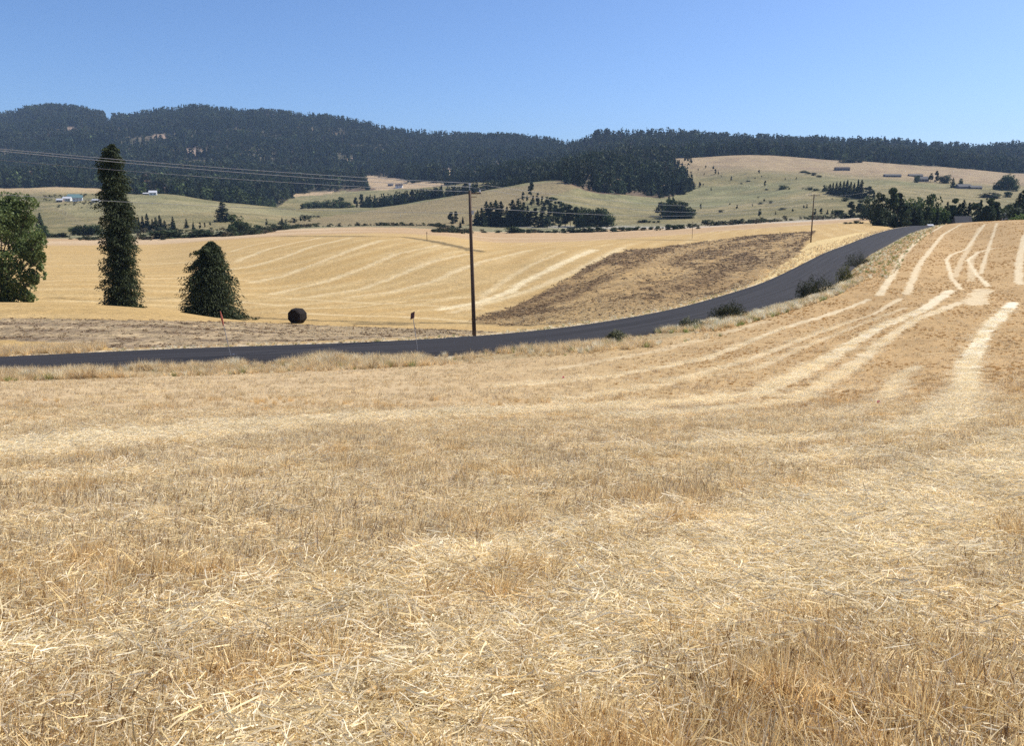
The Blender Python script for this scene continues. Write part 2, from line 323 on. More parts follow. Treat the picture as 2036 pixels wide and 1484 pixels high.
# ploughed patch on the slope and the ploughed strip on the left
def pm(pts, a, b, jit=.02):
    o = np.zeros((NC, NR), bool); s = (LY > math.log(a)) & (LY < math.log(b)); o[:, s] = poly_mask(pts, a, b, GX[:, s], GY[:, s], jit); return o
pl = pm([(960,625),(1030,606),(1083,580),(1120,560),(1170,530),(1215,506),(1260,496),(1330,490),(1400,480),(1480,470),(1560,464),(1625,459),(1600,484),(1590,502),(1550,533),(1480,570),(1390,596),(1270,624),(1160,640),(1060,647),(1000,648),(930,640)], 85, 420)
st = np.zeros((NC, NR)); sl = (LY > math.log(80)) & (LY < math.log(420))
for p, w_, s_ in [([(1150,600),(1230,560),(1320,512),(1420,488),(1520,474)], 5, .9), ([(1250,600),(1350,560),(1450,520)], 4, .55), ([(1050,610),(1130,580),(1190,545)], 2.4, .6), ([(1300,612),(1420,575),(1500,540),(1600,480)], 5, .6), ([(1000,640),(1120,620),(1200,600)], 2.5, .5), ([(1480,500),(1560,480),(1620,466)], 7, .6)]:
    st[:, sl] = np.maximum(st[:, sl], s_*strip_mask(p, w_, .9, 85, 420, GX[:, sl], GY[:, sl]))
pa_ = .897*GX-.442*GY; pb_ = .442*GX+.897*GY; nb = .62*fbm(pa_/5.5, pb_/75, 61, 3) + .38*fbm(GX*.22, GY*.22, 62, 3); nb = .5+(nb-.5)*1.25
pmk = pl*np.clip(1-st*.75, 0, 1)*np.clip(.86+(nb-.5)*5.5, .06, 1)*np.clip((GY-92)/22, .25, 1)
mixc(pl*np.clip((GY-88)/25, .2, 1)*.6, (.37, .235, .10)); mixc(pmk*.88, (.145, .088, .042)); SPK = np.maximum(SPK, pl*(.55+.45*np.clip(1-st, 0, 1)))
pl2 = pm([(-600,634),(0,634),(300,637),(520,642),(700,650),(900,656),(1000,661),(900,668),(600,680),(400,689),(240,694),(150,684),(0,676),(-600,672)], 60, 125, .01)
rr = .5+.5*np.sin(GY/4.2*2*math.pi + n1*2)
mixc(pl2*.8, (.47, .36, .22)); mixc(pl2*np.clip(.3+rr*.6+(n1-.5)*1.2, 0, 1)*.85, (.17, .12, .078)); SPK = np.maximum(SPK, pl2*.8)
gb = pm([(-600,672),(0,676),(150,684),(240,694),(200,704),(0,714),(-600,730)], 55, 100, .01); mixc(gb*.8, (.47, .31, .12))
bank = pm([(1590,504),(1608,484),(1640,476),(1700,464),(1750,460),(1690,486),(1640,503),(1560,548),(1500,570),(1500,562)], 95, 400, .01); mixc(bank*.8, (.60, .45, .21)); SPK *= 1-bank*.7
# pale gravel shoulder along the far edge, scrub at the foot of the hills, the hills
sh = (L_ > LD[11][:, None]-.01) & (L_ < LD[11][:, None]+.014+.014*n1); mixc(sh*.8, (.55, .46, .32)); sh2 = (L_ > LD[10][:, None]-.012-.014*n1) & ~beyond(10, .01); mixc(sh2*.7, (.42, .35, .25))
b5 = beyond(17); b6 = beyond(18)
mixc(b5, (.25, .215, .12)); mixc(b5*np.clip((n3-.45)*4, 0, 1)*.6, (.25, .24, .13))
cr = pm([(985,447),(1376,451),(1500,444),(1640,435),(1735,431),(1735,434),(1640,438),(1500,448),(1376,456),(1200,455),(985,452)], 600, 800, .004); mixc(cr*.7, (.42, .38, .31))
mixc(b6, (.225, .187, .080))
mixc(b6*np.clip((n3-.40)*4, 0, 1)*.6, (.33, .26, .13)); nbig = fbm(GX*.004, GY*.006, 71, 4); mixc(b6*np.clip((nbig-.5)*4, 0, 1)*.7, (.225, .225, .11)); nm_ = fbm(GX*.03, GY*.05, 73, 4); nk_ = fbm(GX*.09, GY*.12, 75, 4); mixc(b6*np.clip((nm_-.50)*6, 0, 1)*.6, (.145, .135, .065)); mixc(b6*np.clip((.44-nm_)*6, 0, 1)*.5, (.34, .27, .145)); mixc(b6*np.clip((nk_-.54)*8, 0, 1)*.4, (.12, .115, .055))
# brown hill in the middle, tan top of the long right hill
br = pm([(560,447),(640,432),(700,424),(760,414),(830,405),(870,397),(932,385),(1000,374),(1060,366),(1126,358),(1180,370),(1120,384),(1050,400),(960,440),(880,456),(700,450)], 640, 1300, .03); mixc(br*.75, (.27, .205, .105)); mixc(br*np.clip((fbm(GX*.012, GY*.06, 74, 4)-.45)*5, 0, 1)*.6, (.25, .19, .10))
tanr = b6*(TC[:, None] > .17)*np.clip((L_-np.log(dcur(19, GX, GY))-.30-.12*np.sin(GX*.006))/.12, 0, 1); mixc(tanr*.75, (.37, .265, .155)); mixc(tanr*np.clip((nm_-.47)*6, 0, 1)*.6, (.26, .18, .11))
tanl = b6*(TC[:, None] < -.42)*np.clip((L_-math.log(1180))/.1, 0, 1); mixc(tanl*.8, (.46, .33, .18))
gl = pm([(300,430),(440,420),(600,432),(640,428),(560,415),(440,406),(280,392),(100,410),(150,430)], 640, 1300); mixc(gl*.4, (.33, .295, .155))
ln = np.zeros((NC, NR)); s2 = (LY > math.log(640)) & (LY < math.log(2100))
for p, w_, s_ in [([(60,412),(120,418),(160,445),(195,450)], 7, .7), ([(0,430),(100,426),(140,440)], 5, .4), ([(720,440),(860,425),(960,410),(1000,404)], 6, .5), ([(1010,365),(900,395),(860,404)], 6, .3), ([(1400,440),(1450,425),(1520,428)], 6, .5),
                  ([(1330,420),(1400,400),(1480,398),(1600,410)], 8, .3), ([(1420,330),(1560,345),(1640,352),(1700,350)], 10, .4), ([(1380,350),(1480,352),(1640,372),(1740,388)], 9, .3)]:
    ln[:, s2] = np.maximum(ln[:, s2], s_*strip_mask(p, w_, .8, 640, 2100, GX[:, s2], GY[:, s2]))
mixc(ln*b6*.6, (.24, .20, .12))
# the wood line, and the clearings in the wood
fl_t, fl_l = [], []
for u, v, d in [(-1500,0,1450),(-300,0,1450),(0,0,1440),(180,0,1430),(235,0,1400),(262,0,1200),(300,0,1110),(450,0,1100),(520,0,1150),(560,0,1300),(600,0,1560),(690,0,1640),(760,0,1640),(850,0,1640),(950,0,1580),(1000,0,1500),(1050,0,1300),(1090,0,1230),
                (1124,366,0),(1161,378,0),(1200,386,0),(1245,388,0),(1303,394,0),(1345,389,0),(1368,380,0),(1379,366,0),(1384,372,0)]:
    if d: t = (u-CU)/F/(cp+.02)
    else:
        x, y, z = hit(u, v, 900, 2600); t, d = x/y, y
    if fl_t and t <= fl_t[-1]: t = fl_t[-1]+.002
    fl_t.append(t); fl_l.append(math.log(d))
fl_t.append(fl_t[-1]+.004); fl_l.append(fl_l[-1]+.05)
def wood_edge(t):
    e = np.interp(t, fl_t, fl_l); r = np.interp(t, TC, LD[22])-.005
    return np.where(t > fl_t[-1], r, e)
CLEAR = [[(600,341),(650,338),(722,349),(777,353),(820,359),(890,366),(895,371),(860,378),(820,385),(770,384),(735,372),(700,358),(650,346)],
 [(745,372),(830,368),(895,370),(960,380),(1000,372),(900,400),(722,418),(700,400),(738,385)],
 [(800,340),(820,334),(872,338),(887,333),(915,339),(994,347),(998,352),(965,354),(934,352),(893,356),(862,350),(800,346)],
 [(580,388),(620,381),(680,382),(692,392),(640,400),(590,402)],
 [(296,268),(325,266),(338,276),(325,282),(306,280)], [(340,302),(375,294),(430,300),(438,307),(390,310),(345,312)], [(128,332),(160,330),(186,334),(184,337),(150,338)],
 [(55,214),(72,214),(78,222),(62,224)], [(208,236),(232,240),(228,248),(212,246)], [(125,252),(155,258),(158,268),(146,272),(132,262)],
 [(668,318),(700,316),(706,326),(690,330),(672,326)], [(782,318),(808,316),(806,324),(786,326)], [(905,303),(990,300),(992,305),(910,309)], [(968,322),(988,322),(990,329),(970,330)], [(1284,342),(1310,340),(1306,352),(1286,352)], [(470,260),(492,257),(494,261),(474,264)],
 [(1150,300),(1190,296),(1196,302),(1160,306)]]
fedge = np.log(1)+wood_edge(TC)[:, None] + (fbm(GX*.02, GY*.02, 77, 3)-.5)*.03
wood = (L_ > fedge)
OPEN = pm([(1318,314),(1344,320),(1334,352),(1356,362),(1383,366),(1396,384),(1420,386),(1420,300),(1318,300)], 900, 1900, .03) & ~beyond(22, -.005); wood = wood & ~OPEN
mixc(wood, (.085, .075, .045)); mixc(wood*np.clip((nbig-.55)*6, 0, 1)*.7, (.20, .13, .085))
CM = np.zeros((NC, NR), bool)
for p in CLEAR: CM |= pm(p, 1000, 4200, .03)
mixc(CM*wood, (.42, .305, .18))
mixc((CM*wood)*(L_ > math.log(2200)), (.30, .215, .15))
del n1, n2, n4, rows

# ------------------------------------------------------------------ materials
def nodes(name):
    m = bpy.data.materials.new(name); m.use_nodes = True; t = m.node_tree; t.nodes.clear(); return m, t
def N(t, ty, **k):
    n = t.nodes.new(ty)
    for a, b in k.items():
        if a.startswith('i_'):
            n.inputs[int(a[2:]) if a[2:].isdigit() else a[2:].replace('_', ' ')].default_value = b
        else: setattr(n, a, b)
    return n
def mathn(t, op, a, b=None):
    n = t.nodes.new('ShaderNodeMath'); n.operation = op
    for i, q in enumerate((a, b)):
        if q is None: continue
        if isinstance(q, (int, float)): n.inputs[i].default_value = q
        else: t.links.new(q, n.inputs[i])
    return n.outputs[0]
def mulc(t, col, fac):
    n = t.nodes.new('ShaderNodeVectorMath'); n.operation = 'SCALE'; t.links.new(col, n.inputs[0]); t.links.new(fac, n.inputs['Scale']); return n.outputs[0]
def ground_mat(name, fine, coarse, bump):
    m, t = nodes(name); L = t.links
    at = N(t, 'ShaderNodeAttribute', attribute_name='Col'); geo = N(t, 'ShaderNodeNewGeometry')
    a = N(t, 'ShaderNodeTexNoise', i_Scale=fine, i_Detail=9.0, i_Roughness=.72); L.new(geo.outputs['Position'], a.inputs['Vector'])
    b = N(t, 'ShaderNodeTexNoise', i_Scale=coarse, i_Detail=7.0, i_Roughness=.68); L.new(geo.outputs['Position'], b.inputs['Vector'])
    f = mathn(t, 'ADD', mathn(t, 'MULTIPLY', a.outputs[0], 1.3), .35)
    g = mathn(t, 'ADD', mathn(t, 'MULTIPLY', b.outputs[0], .7), .65)
    c = mulc(t, mulc(t, at.outputs['Color'], f), g)
    # clods: the turned soil shows through in spots where the ground was ploughed
    v = N(t, 'ShaderNodeTexNoise', i_Scale=coarse*2.4, i_Detail=5.0, i_Roughness=.75); L.new(geo.outputs['Position'], v.inputs['Vector'])
    mr = N(t, 'ShaderNodeMapRange'); mr.inputs['From Min'].default_value = .46; mr.inputs['From Max'].default_value = .56; L.new(v.outputs[0], mr.inputs['Value'])
    k = mathn(t, 'SUBTRACT', 1.0, mathn(t, 'MULTIPLY', mathn(t, 'MULTIPLY', mr.outputs[0], at.outputs['Alpha']), .68))
    k2 = mathn(t, 'ADD', k, mathn(t, 'MULTIPLY', at.outputs['Alpha'], .25))
    c = mulc(t, c, k2)
    bs = N(t, 'ShaderNodeBsdfPrincipled', i_Roughness=.95); bs.inputs['Specular IOR Level'].default_value = .15; L.new(c, bs.inputs['Base Color'])
    bp = N(t, 'ShaderNodeBump', i_Strength=.9, i_Distance=bump); L.new(mathn(t, 'ADD', a.outputs[0], b.outputs[0]), bp.inputs['Height']); L.new(bp.outputs[0], bs.inputs['Normal'])
    o = N(t, 'ShaderNodeOutputMaterial'); L.new(bs.outputs[0], o.inputs[0]); return m
def plain(name, col, rough=.8, var=.25, scale=3.0, metal=0.0, rnd=0.0, trans=0.0, attr=False, spec=.3):
    m, t = nodes(name); L = t.links
    ob = N(t, 'ShaderNodeTexCoord'); n = N(t, 'ShaderNodeTexNoise', i_Scale=scale, i_Detail=5.0); L.new(ob.outputs['Object'], n.inputs['Vector'])
    f = mathn(t, 'ADD', mathn(t, 'MULTIPLY', n.outputs[0], var*2), 1-var)
    if rnd:
        oi = N(t, 'ShaderNodeObjectInfo'); f = mathn(t, 'MULTIPLY', f, mathn(t, 'ADD', mathn(t, 'MULTIPLY', oi.outputs['Random'], rnd*2), 1-rnd))
    if attr: c0 = N(t, 'ShaderNodeAttribute', attribute_name='Col').outputs['Color']
    else:
        r = N(t, 'ShaderNodeRGB'); r.outputs[0].default_value = (*col, 1); c0 = r.outputs[0]
    c = mulc(t, c0, f)
    bs = N(t, 'ShaderNodeBsdfPrincipled', i_Roughness=rough, i_Metallic=metal); bs.inputs['Specular IOR Level'].default_value = spec; L.new(c, bs.inputs['Base Color'])
    out = bs.outputs[0]
    if trans:
        tr = N(t, 'ShaderNodeBsdfTranslucent'); L.new(c, tr.inputs[0]); mx = N(t, 'ShaderNodeMixShader'); mx.inputs[0].default_value = trans
        L.new(out, mx.inputs[1]); L.new(tr.outputs[0], mx.inputs[2]); out = mx.outputs[0]
    o = N(t, 'ShaderNodeOutputMaterial'); L.new(out, o.inputs[0]); return m
M = dict(
 near=ground_mat('stubble ground', 9.0, 1.1, .05), mid=ground_mat('cut field ground', 1.6, .45, .25), hill=ground_mat('hill ground', .22, .03, 3.0),
 wood=plain('weathered pole wood', (.105, .07, .05), .85, .3, 6), bark=plain('bark', (.10, .075, .055), .9, .3, 4), metal=plain('galvanised steel', (.42, .43, .44), .45, .1, 8, .7),
 wire=plain('line wire', (.28, .28, .29), .6, .05, 2, .2), ceramic=plain('insulator', (.5, .5, .52), .3, .1, 3), pink=plain('pink flag vinyl', (.80, .16, .30), .5, .1, 3, trans=.3), whitef=plain('white flag vinyl', (.8, .78, .76), .5, .05, 3),
 red=plain('faded sign back', (.16, .055, .03), .7, .2, 5), orange=plain('marker top', (.45, .13, .08), .6, .2, 5), bale=plain('dark bale wrap', (.012, .008, .006), .95, .3, 2), balef=plain('old hay face', (.014, .009, .006), .95, .4, 6),
 white=plain('white siding', (.72, .72, .70), .7, .05, 1), grey=plain('grey siding', (.20, .18, .19), .7, .08, 1), tan=plain('tan siding', (.27, .22, .18), .8, .08, 1), dark=plain('dark glass', (.03, .035, .04), .2, .1, 1),
 roofg=plain('grey metal roof', (.13, .125, .12), .97, .1, 1), roofw=plain('pale metal roof', (.55, .55, .56), .9, .05, 1), roofb=plain('brown shingle roof', (.075, .06, .06), .98, .15, 1), roofgr=plain('blue green roof', (.12, .20, .20), .6, .1, 1),
 spruce=plain('spruce needles', (.020, .032, .014), .8, .35, 1.5, trans=.12, attr=True), leaf=plain('broad leaves', (.07, .11, .03), .6, .35, 1.2, trans=.35, attr=True), shrub=plain('shrub twigs', (.05, .05, .03), .8, .3, 3, trans=.2, attr=True),
 ftree=plain('distant needles', (.03, .05, .025), .85, .2, 1, rnd=.5, trans=.22, attr=True), straw=plain('dry straw', (.6, .5, .3), .5, .12, 2, rnd=.2, trans=.42, attr=True, spec=.12),
)
m, t = nodes('asphalt'); L = t.links; geo = N(t, 'ShaderNodeNewGeometry'); a = N(t, 'ShaderNodeTexNoise', i_Scale=14.0, i_Detail=8.0); L.new(geo.outputs['Position'], a.inputs['Vector'])
uvn = N(t, 'ShaderNodeAttribute', attribute_name='across'); wv = N(t, 'ShaderNodeTexNoise', i_Scale=1.0, i_Detail=4.0)
mp = N(t, 'ShaderNodeMapping'); mp.inputs['Scale'].default_value = (3.2, .03, 1); L.new(uvn.outputs['Vector'], mp.inputs[0]); L.new(mp.outputs[0], wv.inputs['Vector'])
f = mathn(t, 'ADD', mathn(t, 'MULTIPLY', a.outputs[0], .5), mathn(t, 'MULTIPLY', wv.outputs[0], 2.6)); r = N(t, 'ShaderNodeRGB'); r.outputs[0].default_value = (.021, .020, .0215, 1)
bs = N(t, 'ShaderNodeBsdfPrincipled', i_Roughness=.9); bs.inputs['Specular IOR Level'].default_value = .12; L.new(mulc(t, r.outputs[0], f), bs.inputs['Base Color']); o = N(t, 'ShaderNodeOutputMaterial'); L.new(bs.outputs[0], o.inputs[0]); M['road'] = m

# ------------------------------------------------------------------ object helpers
def mesh_obj(name, V, Fq, mat, parent=None, col=None, link=True, smooth=False):
    """V (n,3) array, Fq list of faces or (m,k) int array -> one linked mesh object"""
    me = bpy.data.meshes.new(name); V = np.asarray(V, np.float32)
    if isinstance(Fq, np.ndarray):
        k = Fq.shape[1]; me.vertices.add(len(V)); me.vertices.foreach_set('co', V.ravel()); me.loops.add(Fq.size); me.loops.foreach_set('vertex_index', Fq.astype(np.int32).ravel())
        me.polygons.add(len(Fq)); me.polygons.foreach_set('loop_start', np.arange(0, Fq.size, k, dtype=np.int32)); me.polygons.foreach_set('loop_total', np.full(len(Fq), k, np.int32)); me.update(calc_edges=True)
    else: me.from_pydata(V.tolist(), [], Fq); me.update()
    if col is not None:
        c = np.asarray(col, np.float32)
        if c.shape[1] == 3: c = np.c_[c, np.ones(len(c), np.float32)]
        at = me.color_attributes.new('Col', 'FLOAT_COLOR', 'POINT'); at.data.foreach_set('color', c.astype(np.float32).ravel())
    if smooth: me.polygons.foreach_set('use_smooth', np.ones(len(me.polygons), bool))
    me.materials.append(mat); ob = bpy.data.objects.new(name, me)
    if link: COL.objects.link(ob)
    if parent: ob.parent = parent
    return ob
def tag(o, label=None, cat=None, group=None, kind=None):
    if label: o['label'] = label
    if cat: o['category'] = cat
    if group: o['group'] = group
    if kind: o['kind'] = kind
    return o
def empty(name, loc, rz=0, **k):
    o = bpy.data.objects.new(name, None); COL.objects.link(o); o.location = loc; o.rotation_euler = (0, 0, rz); o.empty_display_size = .2; return tag(o, **k)
class MB:
    def __init__(s): s.v = []; s.f = []
    def box(s, c, d, rz=0):
        n = len(s.v); ca, sa = math.cos(rz), math.sin(rz)
        for X in (-1, 1):
            for Y in (-1, 1):
                for Zz in (-1, 1):
                    x, y = X*d[0]/2, Y*d[1]/2; s.v.append((c[0]+x*ca-y*sa, c[1]+x*sa+y*ca, c[2]+Zz*d[2]/2))
        s.f += [tuple(n+i for i in q) for q in ((0,1,3,2),(4,6,7,5),(0,4,5,1),(2,3,7,6),(0,2,6,4),(1,5,7,3))]; return s
    def tube(s, P, R, seg=8, cap=True):
        n0 = len(s.v); P = [Vector(p) for p in P]
        for i, p in enumerate(P):
            tn = (P[min(i+1, len(P)-1)] - P[max(i-1, 0)]).normalized(); up = Vector((0, 0, 1)) if abs(tn.z) < .9 else Vector((1, 0, 0))
            a = tn.cross(up).normalized(); b = tn.cross(a)
            for k in range(seg):
                q = 2*math.pi*k/seg; s.v.append(tuple(p + (a*math.cos(q)+b*math.sin(q))*R[i]))
        for i in range(len(P)-1):
            for k in range(seg): s.f.append((n0+i*seg+k, n0+i*seg+(k+1)%seg, n0+(i+1)*seg+(k+1)%seg, n0+(i+1)*seg+k))
        if cap: s.f.append(tuple(n0+k for k in range(seg))[::-1]); s.f.append(tuple(n0+(len(P)-1)*seg+k for k in range(seg)))
        return s
    def build(s, name, mat, parent=None, smooth=False): return mesh_obj(name, s.v, s.f, mat, parent, smooth=smooth)
def cards(P, sz, axis=None, asp=.5, spread=1.0, g=None):
    """leaf-sized quads at P; axis = preferred long direction"""
    g = g or rng; n = len(P); P = np.asarray(P); r = g.normal(size=(n, 3)); r /= np.linalg.norm(r, axis=1)[:, None]
    a = r if axis is None else np.asarray(axis) + r*spread*.6
    a = a/np.linalg.norm(a, axis=1)[:, None]; q = g.normal(size=(n, 3)); b = np.cross(a, q); b /= np.linalg.norm(b, axis=1)[:, None]
    sz = np.broadcast_to(np.asarray(sz, float), (n,))[:, None]; a = a*sz*.5; b = b*sz*asp*.5
    V = np.stack([P-a, P+b*1.0-a*.1, P+a, P-b-a*.1], axis=1).reshape(-1, 3)
    return V, np.arange(4*n).reshape(n, 4)
# ------------------------------------------------------------------ the land itself, as three sheets that share their edges
CA = np.concatenate([C, SPK[..., None]], axis=2).reshape(-1, 4).astype(np.float32)
PV = np.stack([GX, GY, Z + EZ], axis=2).reshape(-1, 3).astype(np.float32)
ii, jj = np.meshgrid(np.arange(NC-1), np.arange(NR-1), indexing='ij')
lc = (LY[:-1]+LY[1:])/2
k10 = (LD[10][:-1]+LD[11][:-1])/2; k17 = LD[17][:-1]
zone = (lc[None, :] > k10[:, None]).astype(int) + (lc[None, :] > k17[:, None])
for zi, (nm, mk) in enumerate((('field', 'near'), ('field', 'mid'), ('hills', 'hill'))):
    s = zone == zi; i, j = ii[s], jj[s]
    q = np.stack([i*NR+j, (i+1)*NR+j, (i+1)*NR+j+1, i*NR+j+1], axis=1); us, inv = np.unique(q, return_inverse=True)
    o = mesh_obj(nm, PV[us], inv.reshape(-1, 4), M[mk], col=CA[us], smooth=True); tag(o, kind='structure')
# ------------------------------------------------------------------ road: a slab a few centimetres proud of its bed
ci = np.arange(len(RFX)); W = np.linspace(0, 1, 9)
V, A = [], []
along = np.arange(len(RFX))*2.0
for i in ci:
    for wq in W:
        V.append((RFX[i]+nx[i]*RW[i]*wq, RFY[i]+ny[i]*RW[i]*wq, RFZ[i]+EZ+.10+.08*(1-(2*wq-1)**2))); A.append((wq*RW[i], along[i], 0))
    V.append((RFX[i]+nx[i]*(RW[i]+.5), RFY[i]+ny[i]*(RW[i]+.5), RFZ[i]+EZ-.35)); A.append((RW[i], along[i], 0))
    V.append((RFX[i]-nx[i]*.5, RFY[i]-ny[i]*.5, RFZ[i]+EZ-.35)); A.append((0, along[i], 0))
Fc = []
for i in range(len(RFX)-1):
    a, b = i*11, (i+1)*11
    for k in range(8): Fc.append((a+k, b+k, b+k+1, a+k+1))
    Fc.append((a+8, b+8, b+9, a+9)); Fc.append((a+10, b+10, b, a))
ro = mesh_obj('road', V, np.array(Fc), M['road'], smooth=True); tag(ro, kind='structure')
at = ro.data.attributes.new('across', 'FLOAT_VECTOR', 'POINT'); at.data.foreach_set('vector', np.array(A, np.float32).ravel())

# ------------------------------------------------------------------ scatter of small uncountable things
def scatter(name, P, rot, scl, idx, protos, **tg):
    me = bpy.data.meshes.new(name); P = np.asarray(P, np.float32); me.vertices.add(len(P)); me.vertices.foreach_set('co', P.ravel())
    a = me.attributes.new('rot', 'FLOAT_VECTOR', 'POINT'); a.data.foreach_set('vector', np.asarray(rot, np.float32).ravel())
    a = me.attributes.new('scl', 'FLOAT_VECTOR', 'POINT'); a.data.foreach_set('vector', np.asarray(scl, np.float32).ravel())
    a = me.attributes.new('idx', 'INT', 'POINT'); a.data.foreach_set('value', np.asarray(idx, np.int32))
    ob = bpy.data.objects.new(name, me); COL.objects.link(ob); tag(ob, kind='stuff', **tg)
    c = bpy.data.collections.new(name + ' kinds')
    for p in protos: c.objects.link(p)
    g = bpy.data.node_groups.new(name, 'GeometryNodeTree'); g.interface.new_socket('Geometry', in_out='INPUT', socket_type='NodeSocketGeometry'); g.interface.new_socket('Geometry', in_out='OUTPUT', socket_type='NodeSocketGeometry')
    gi = g.nodes.new('NodeGroupInput'); go = g.nodes.new('NodeGroupOutput'); ip = g.nodes.new('GeometryNodeInstanceOnPoints'); cl = g.nodes.new('GeometryNodeCollectionInfo')
    cl.inputs['Collection'].default_value = c; cl.inputs['Separate Children'].default_value = True; cl.inputs['Reset Children'].default_value = True
    ip.inputs['Pick Instance'].default_value = True
    def na(nm, ty):
        n = g.nodes.new('GeometryNodeInputNamedAttribute'); n.data_type = ty; n.inputs['Name'].default_value = nm
        return n.outputs['Attribute']
    L = g.links; L.new(gi.outputs[0], ip.inputs['Points']); L.new(cl.outputs[0], ip.inputs['Instance']); L.new(na('idx', 'INT'), ip.inputs['Instance Index'])
    er = g.nodes.new('FunctionNodeEulerToRotation'); L.new(na('rot', 'FLOAT_VECTOR'), er.inputs[0]); L.new(er.outputs[0], ip.inputs['Rotation'])
    L.new(na('scl', 'FLOAT_VECTOR'), ip.inputs['Scale']); L.new(ip.outputs[0], go.inputs[0])
    md = ob.modifiers.new('scatter', 'NODES'); md.node_group = g
    return ob
def proto(name, V, Fq, mat, col): return mesh_obj(name, V, Fq, mat, col=col, link=False)

# --- conifers
def conifer(n, base=.05, rmax=.2, pw=.8, droop=.25, card=.09, seed=0, cols=((.022,.036,.018), (.045,.062,.028)), flat=0.0, gap=.0, dead=0):
    """crown of a conifer of height 1 as boughs of needle cards, widest near the foot"""
    g = np.random.default_rng(seed); nb = n//6; h = base + (1-base)*(1-np.sqrt(g.random(nb)))**1.0*.98; h = base + (1-base)*g.random(nb)**1.25
    R = rmax*np.clip((1-h)/(1-base)+.02, 0, 1)**pw*(0.72+.42*g.random(nb)); ph = g.random(nb)*2*math.pi
    lobes = 1 + .22*np.sin(ph*3+h*9+seed) + .15*np.sin(ph*2-h*23+seed*2); R = R*lobes
    if gap: R = np.where(vnoise(ph*1.6, h*14, seed) < gap, R*.45, R)
    f = np.repeat(np.arange(nb), 6); q = np.tile(np.linspace(.22, 1, 6), nb)*(.93+.14*g.random(nb*6)); r = R[f]*q
    P = np.stack([np.cos(ph[f])*r, np.sin(ph[f])*r, h[f] - droop*r + .12*rmax*q**2 + g.normal(size=len(f))*.006], 1)
    P[:, 2] = np.clip(P[:, 2], .004, 1)
    ax = np.stack([np.cos(ph[f]), np.sin(ph[f]), -droop*1.1+0*r], 1)
    P2 = np.concatenate([P, np.array([[0, 0, .985], [0, 0, .96], [0, 0, .94]])]); ax2 = np.concatenate([ax, np.array([[0, 0, 1.]]*3)])
    V, Q = cards(P2, card*(.65+.7*g.random(len(P2)))*np.clip(.55+(1-P2[:, 2])*.9, .45, 1.2), ax2, .55, .9, g)
    k = g.random(len(P2))[:, None]; c = np.array(cols[0])*(1-k)+np.array(cols[1])*k
    return V, Q, np.repeat(c, 4, axis=0)
def pine(n, seed=0, cols=((.026,.040,.020), (.055,.070,.030)), card=.085, base=.22):
    g = np.random.default_rng(seed); P = []
    nl = 16; cz = base+.08+g.random(nl)*(.9-base); rr = .21*np.sin(np.clip((1.02-cz)/(1.05-base), 0, 1)*2.3)**.8; ph = g.random(nl)*6.28
    cx = np.cos(ph)*rr*.6; cy = np.sin(ph)*rr*.6; lr = .05+.07*g.random(nl)
    w_ = g.integers(0, nl, n); d = g.normal(size=(n, 3)); d /= np.linalg.norm(d, axis=1)[:, None]; d *= (g.random(n)**.4)[:, None]
    P = np.stack([cx[w_], cy[w_], cz[w_]], 1) + d*lr[w_][:, None]*np.array([1.15, 1.15, .8]); P[:, 2] = np.clip(P[:, 2], base*.7, 1)
    V, Q = cards(P, card*(.6+.7*g.random(n)), None, .7, 1, g); k = g.random(n)[:, None]
    return V, Q, np.repeat(np.array(cols[0])*(1-k)+np.array(cols[1])*k, 4, axis=0)
def broad(n, seed=0, wide=.5, cols=((.035,.055,.018), (.075,.105,.032)), card=.07, low=.02, lobes=22):
    g = np.random.default_rng(seed); nl = lobes; ph = g.random(nl)*6.28; rr = wide*.62*np.sqrt(g.random(nl)); cz = low+.06+g.random(nl)*(.78-low)
    rr *= np.sqrt(np.clip(1-((cz-.4)/.62)**2, .1, 1)); lr = .14+.12*g.random(nl); lr = np.minimum(lr, 1.02-cz)
    w_ = g.integers(0, nl, n); d = g.normal(size=(n, 3)); d /= np.linalg.norm(d, axis=1)[:, None]; d *= (g.random(n)**.33)[:, None]
    P = np.stack([np.cos(ph)*rr, np.sin(ph)*rr, cz], 1)[w_] + d*lr[w_][:, None]*np.array([1.25*max(wide, .45)*2*.8, 1.25*max(wide, .45)*2*.8, .9]); P[:, 2] = np.clip(P[:, 2], low*.5, 1)
    V, Q = cards(P, card*(.6+.7*g.random(n)), None, .8, 1, g); k = (g.random(n)*.6+.4*vnoise(P[:, 0]*9, P[:, 2]*9, seed))[:, None]
    return V, Q, np.repeat(np.array(cols[0])*(1-k)+np.array(cols[1])*k, 4, axis=0)
def trunk_mb(r=.018, h=.9, segs=6, limbs=0, seed=0, spread=.3):
    g = random.Random(seed); b = MB(); b.tube([(0,0,-.03),(.004,0,h*.3),(-.003,.003,h*.65),(0,0,h)], [r*1.25, r*.85, r*.5, r*.12], segs)
    for k in range(limbs):
        a = g.random()*6.28; z = h*(.18+.5*g.random()); L = spread*(.5+.5*g.random())
        b.tube([(0,0,z),(math.cos(a)*L*.5, math.sin(a)*L*.5, z+.09),(math.cos(a)*L, math.sin(a)*L, z+.24)], [r*.5, r*.3, r*.08], 5)
    return b
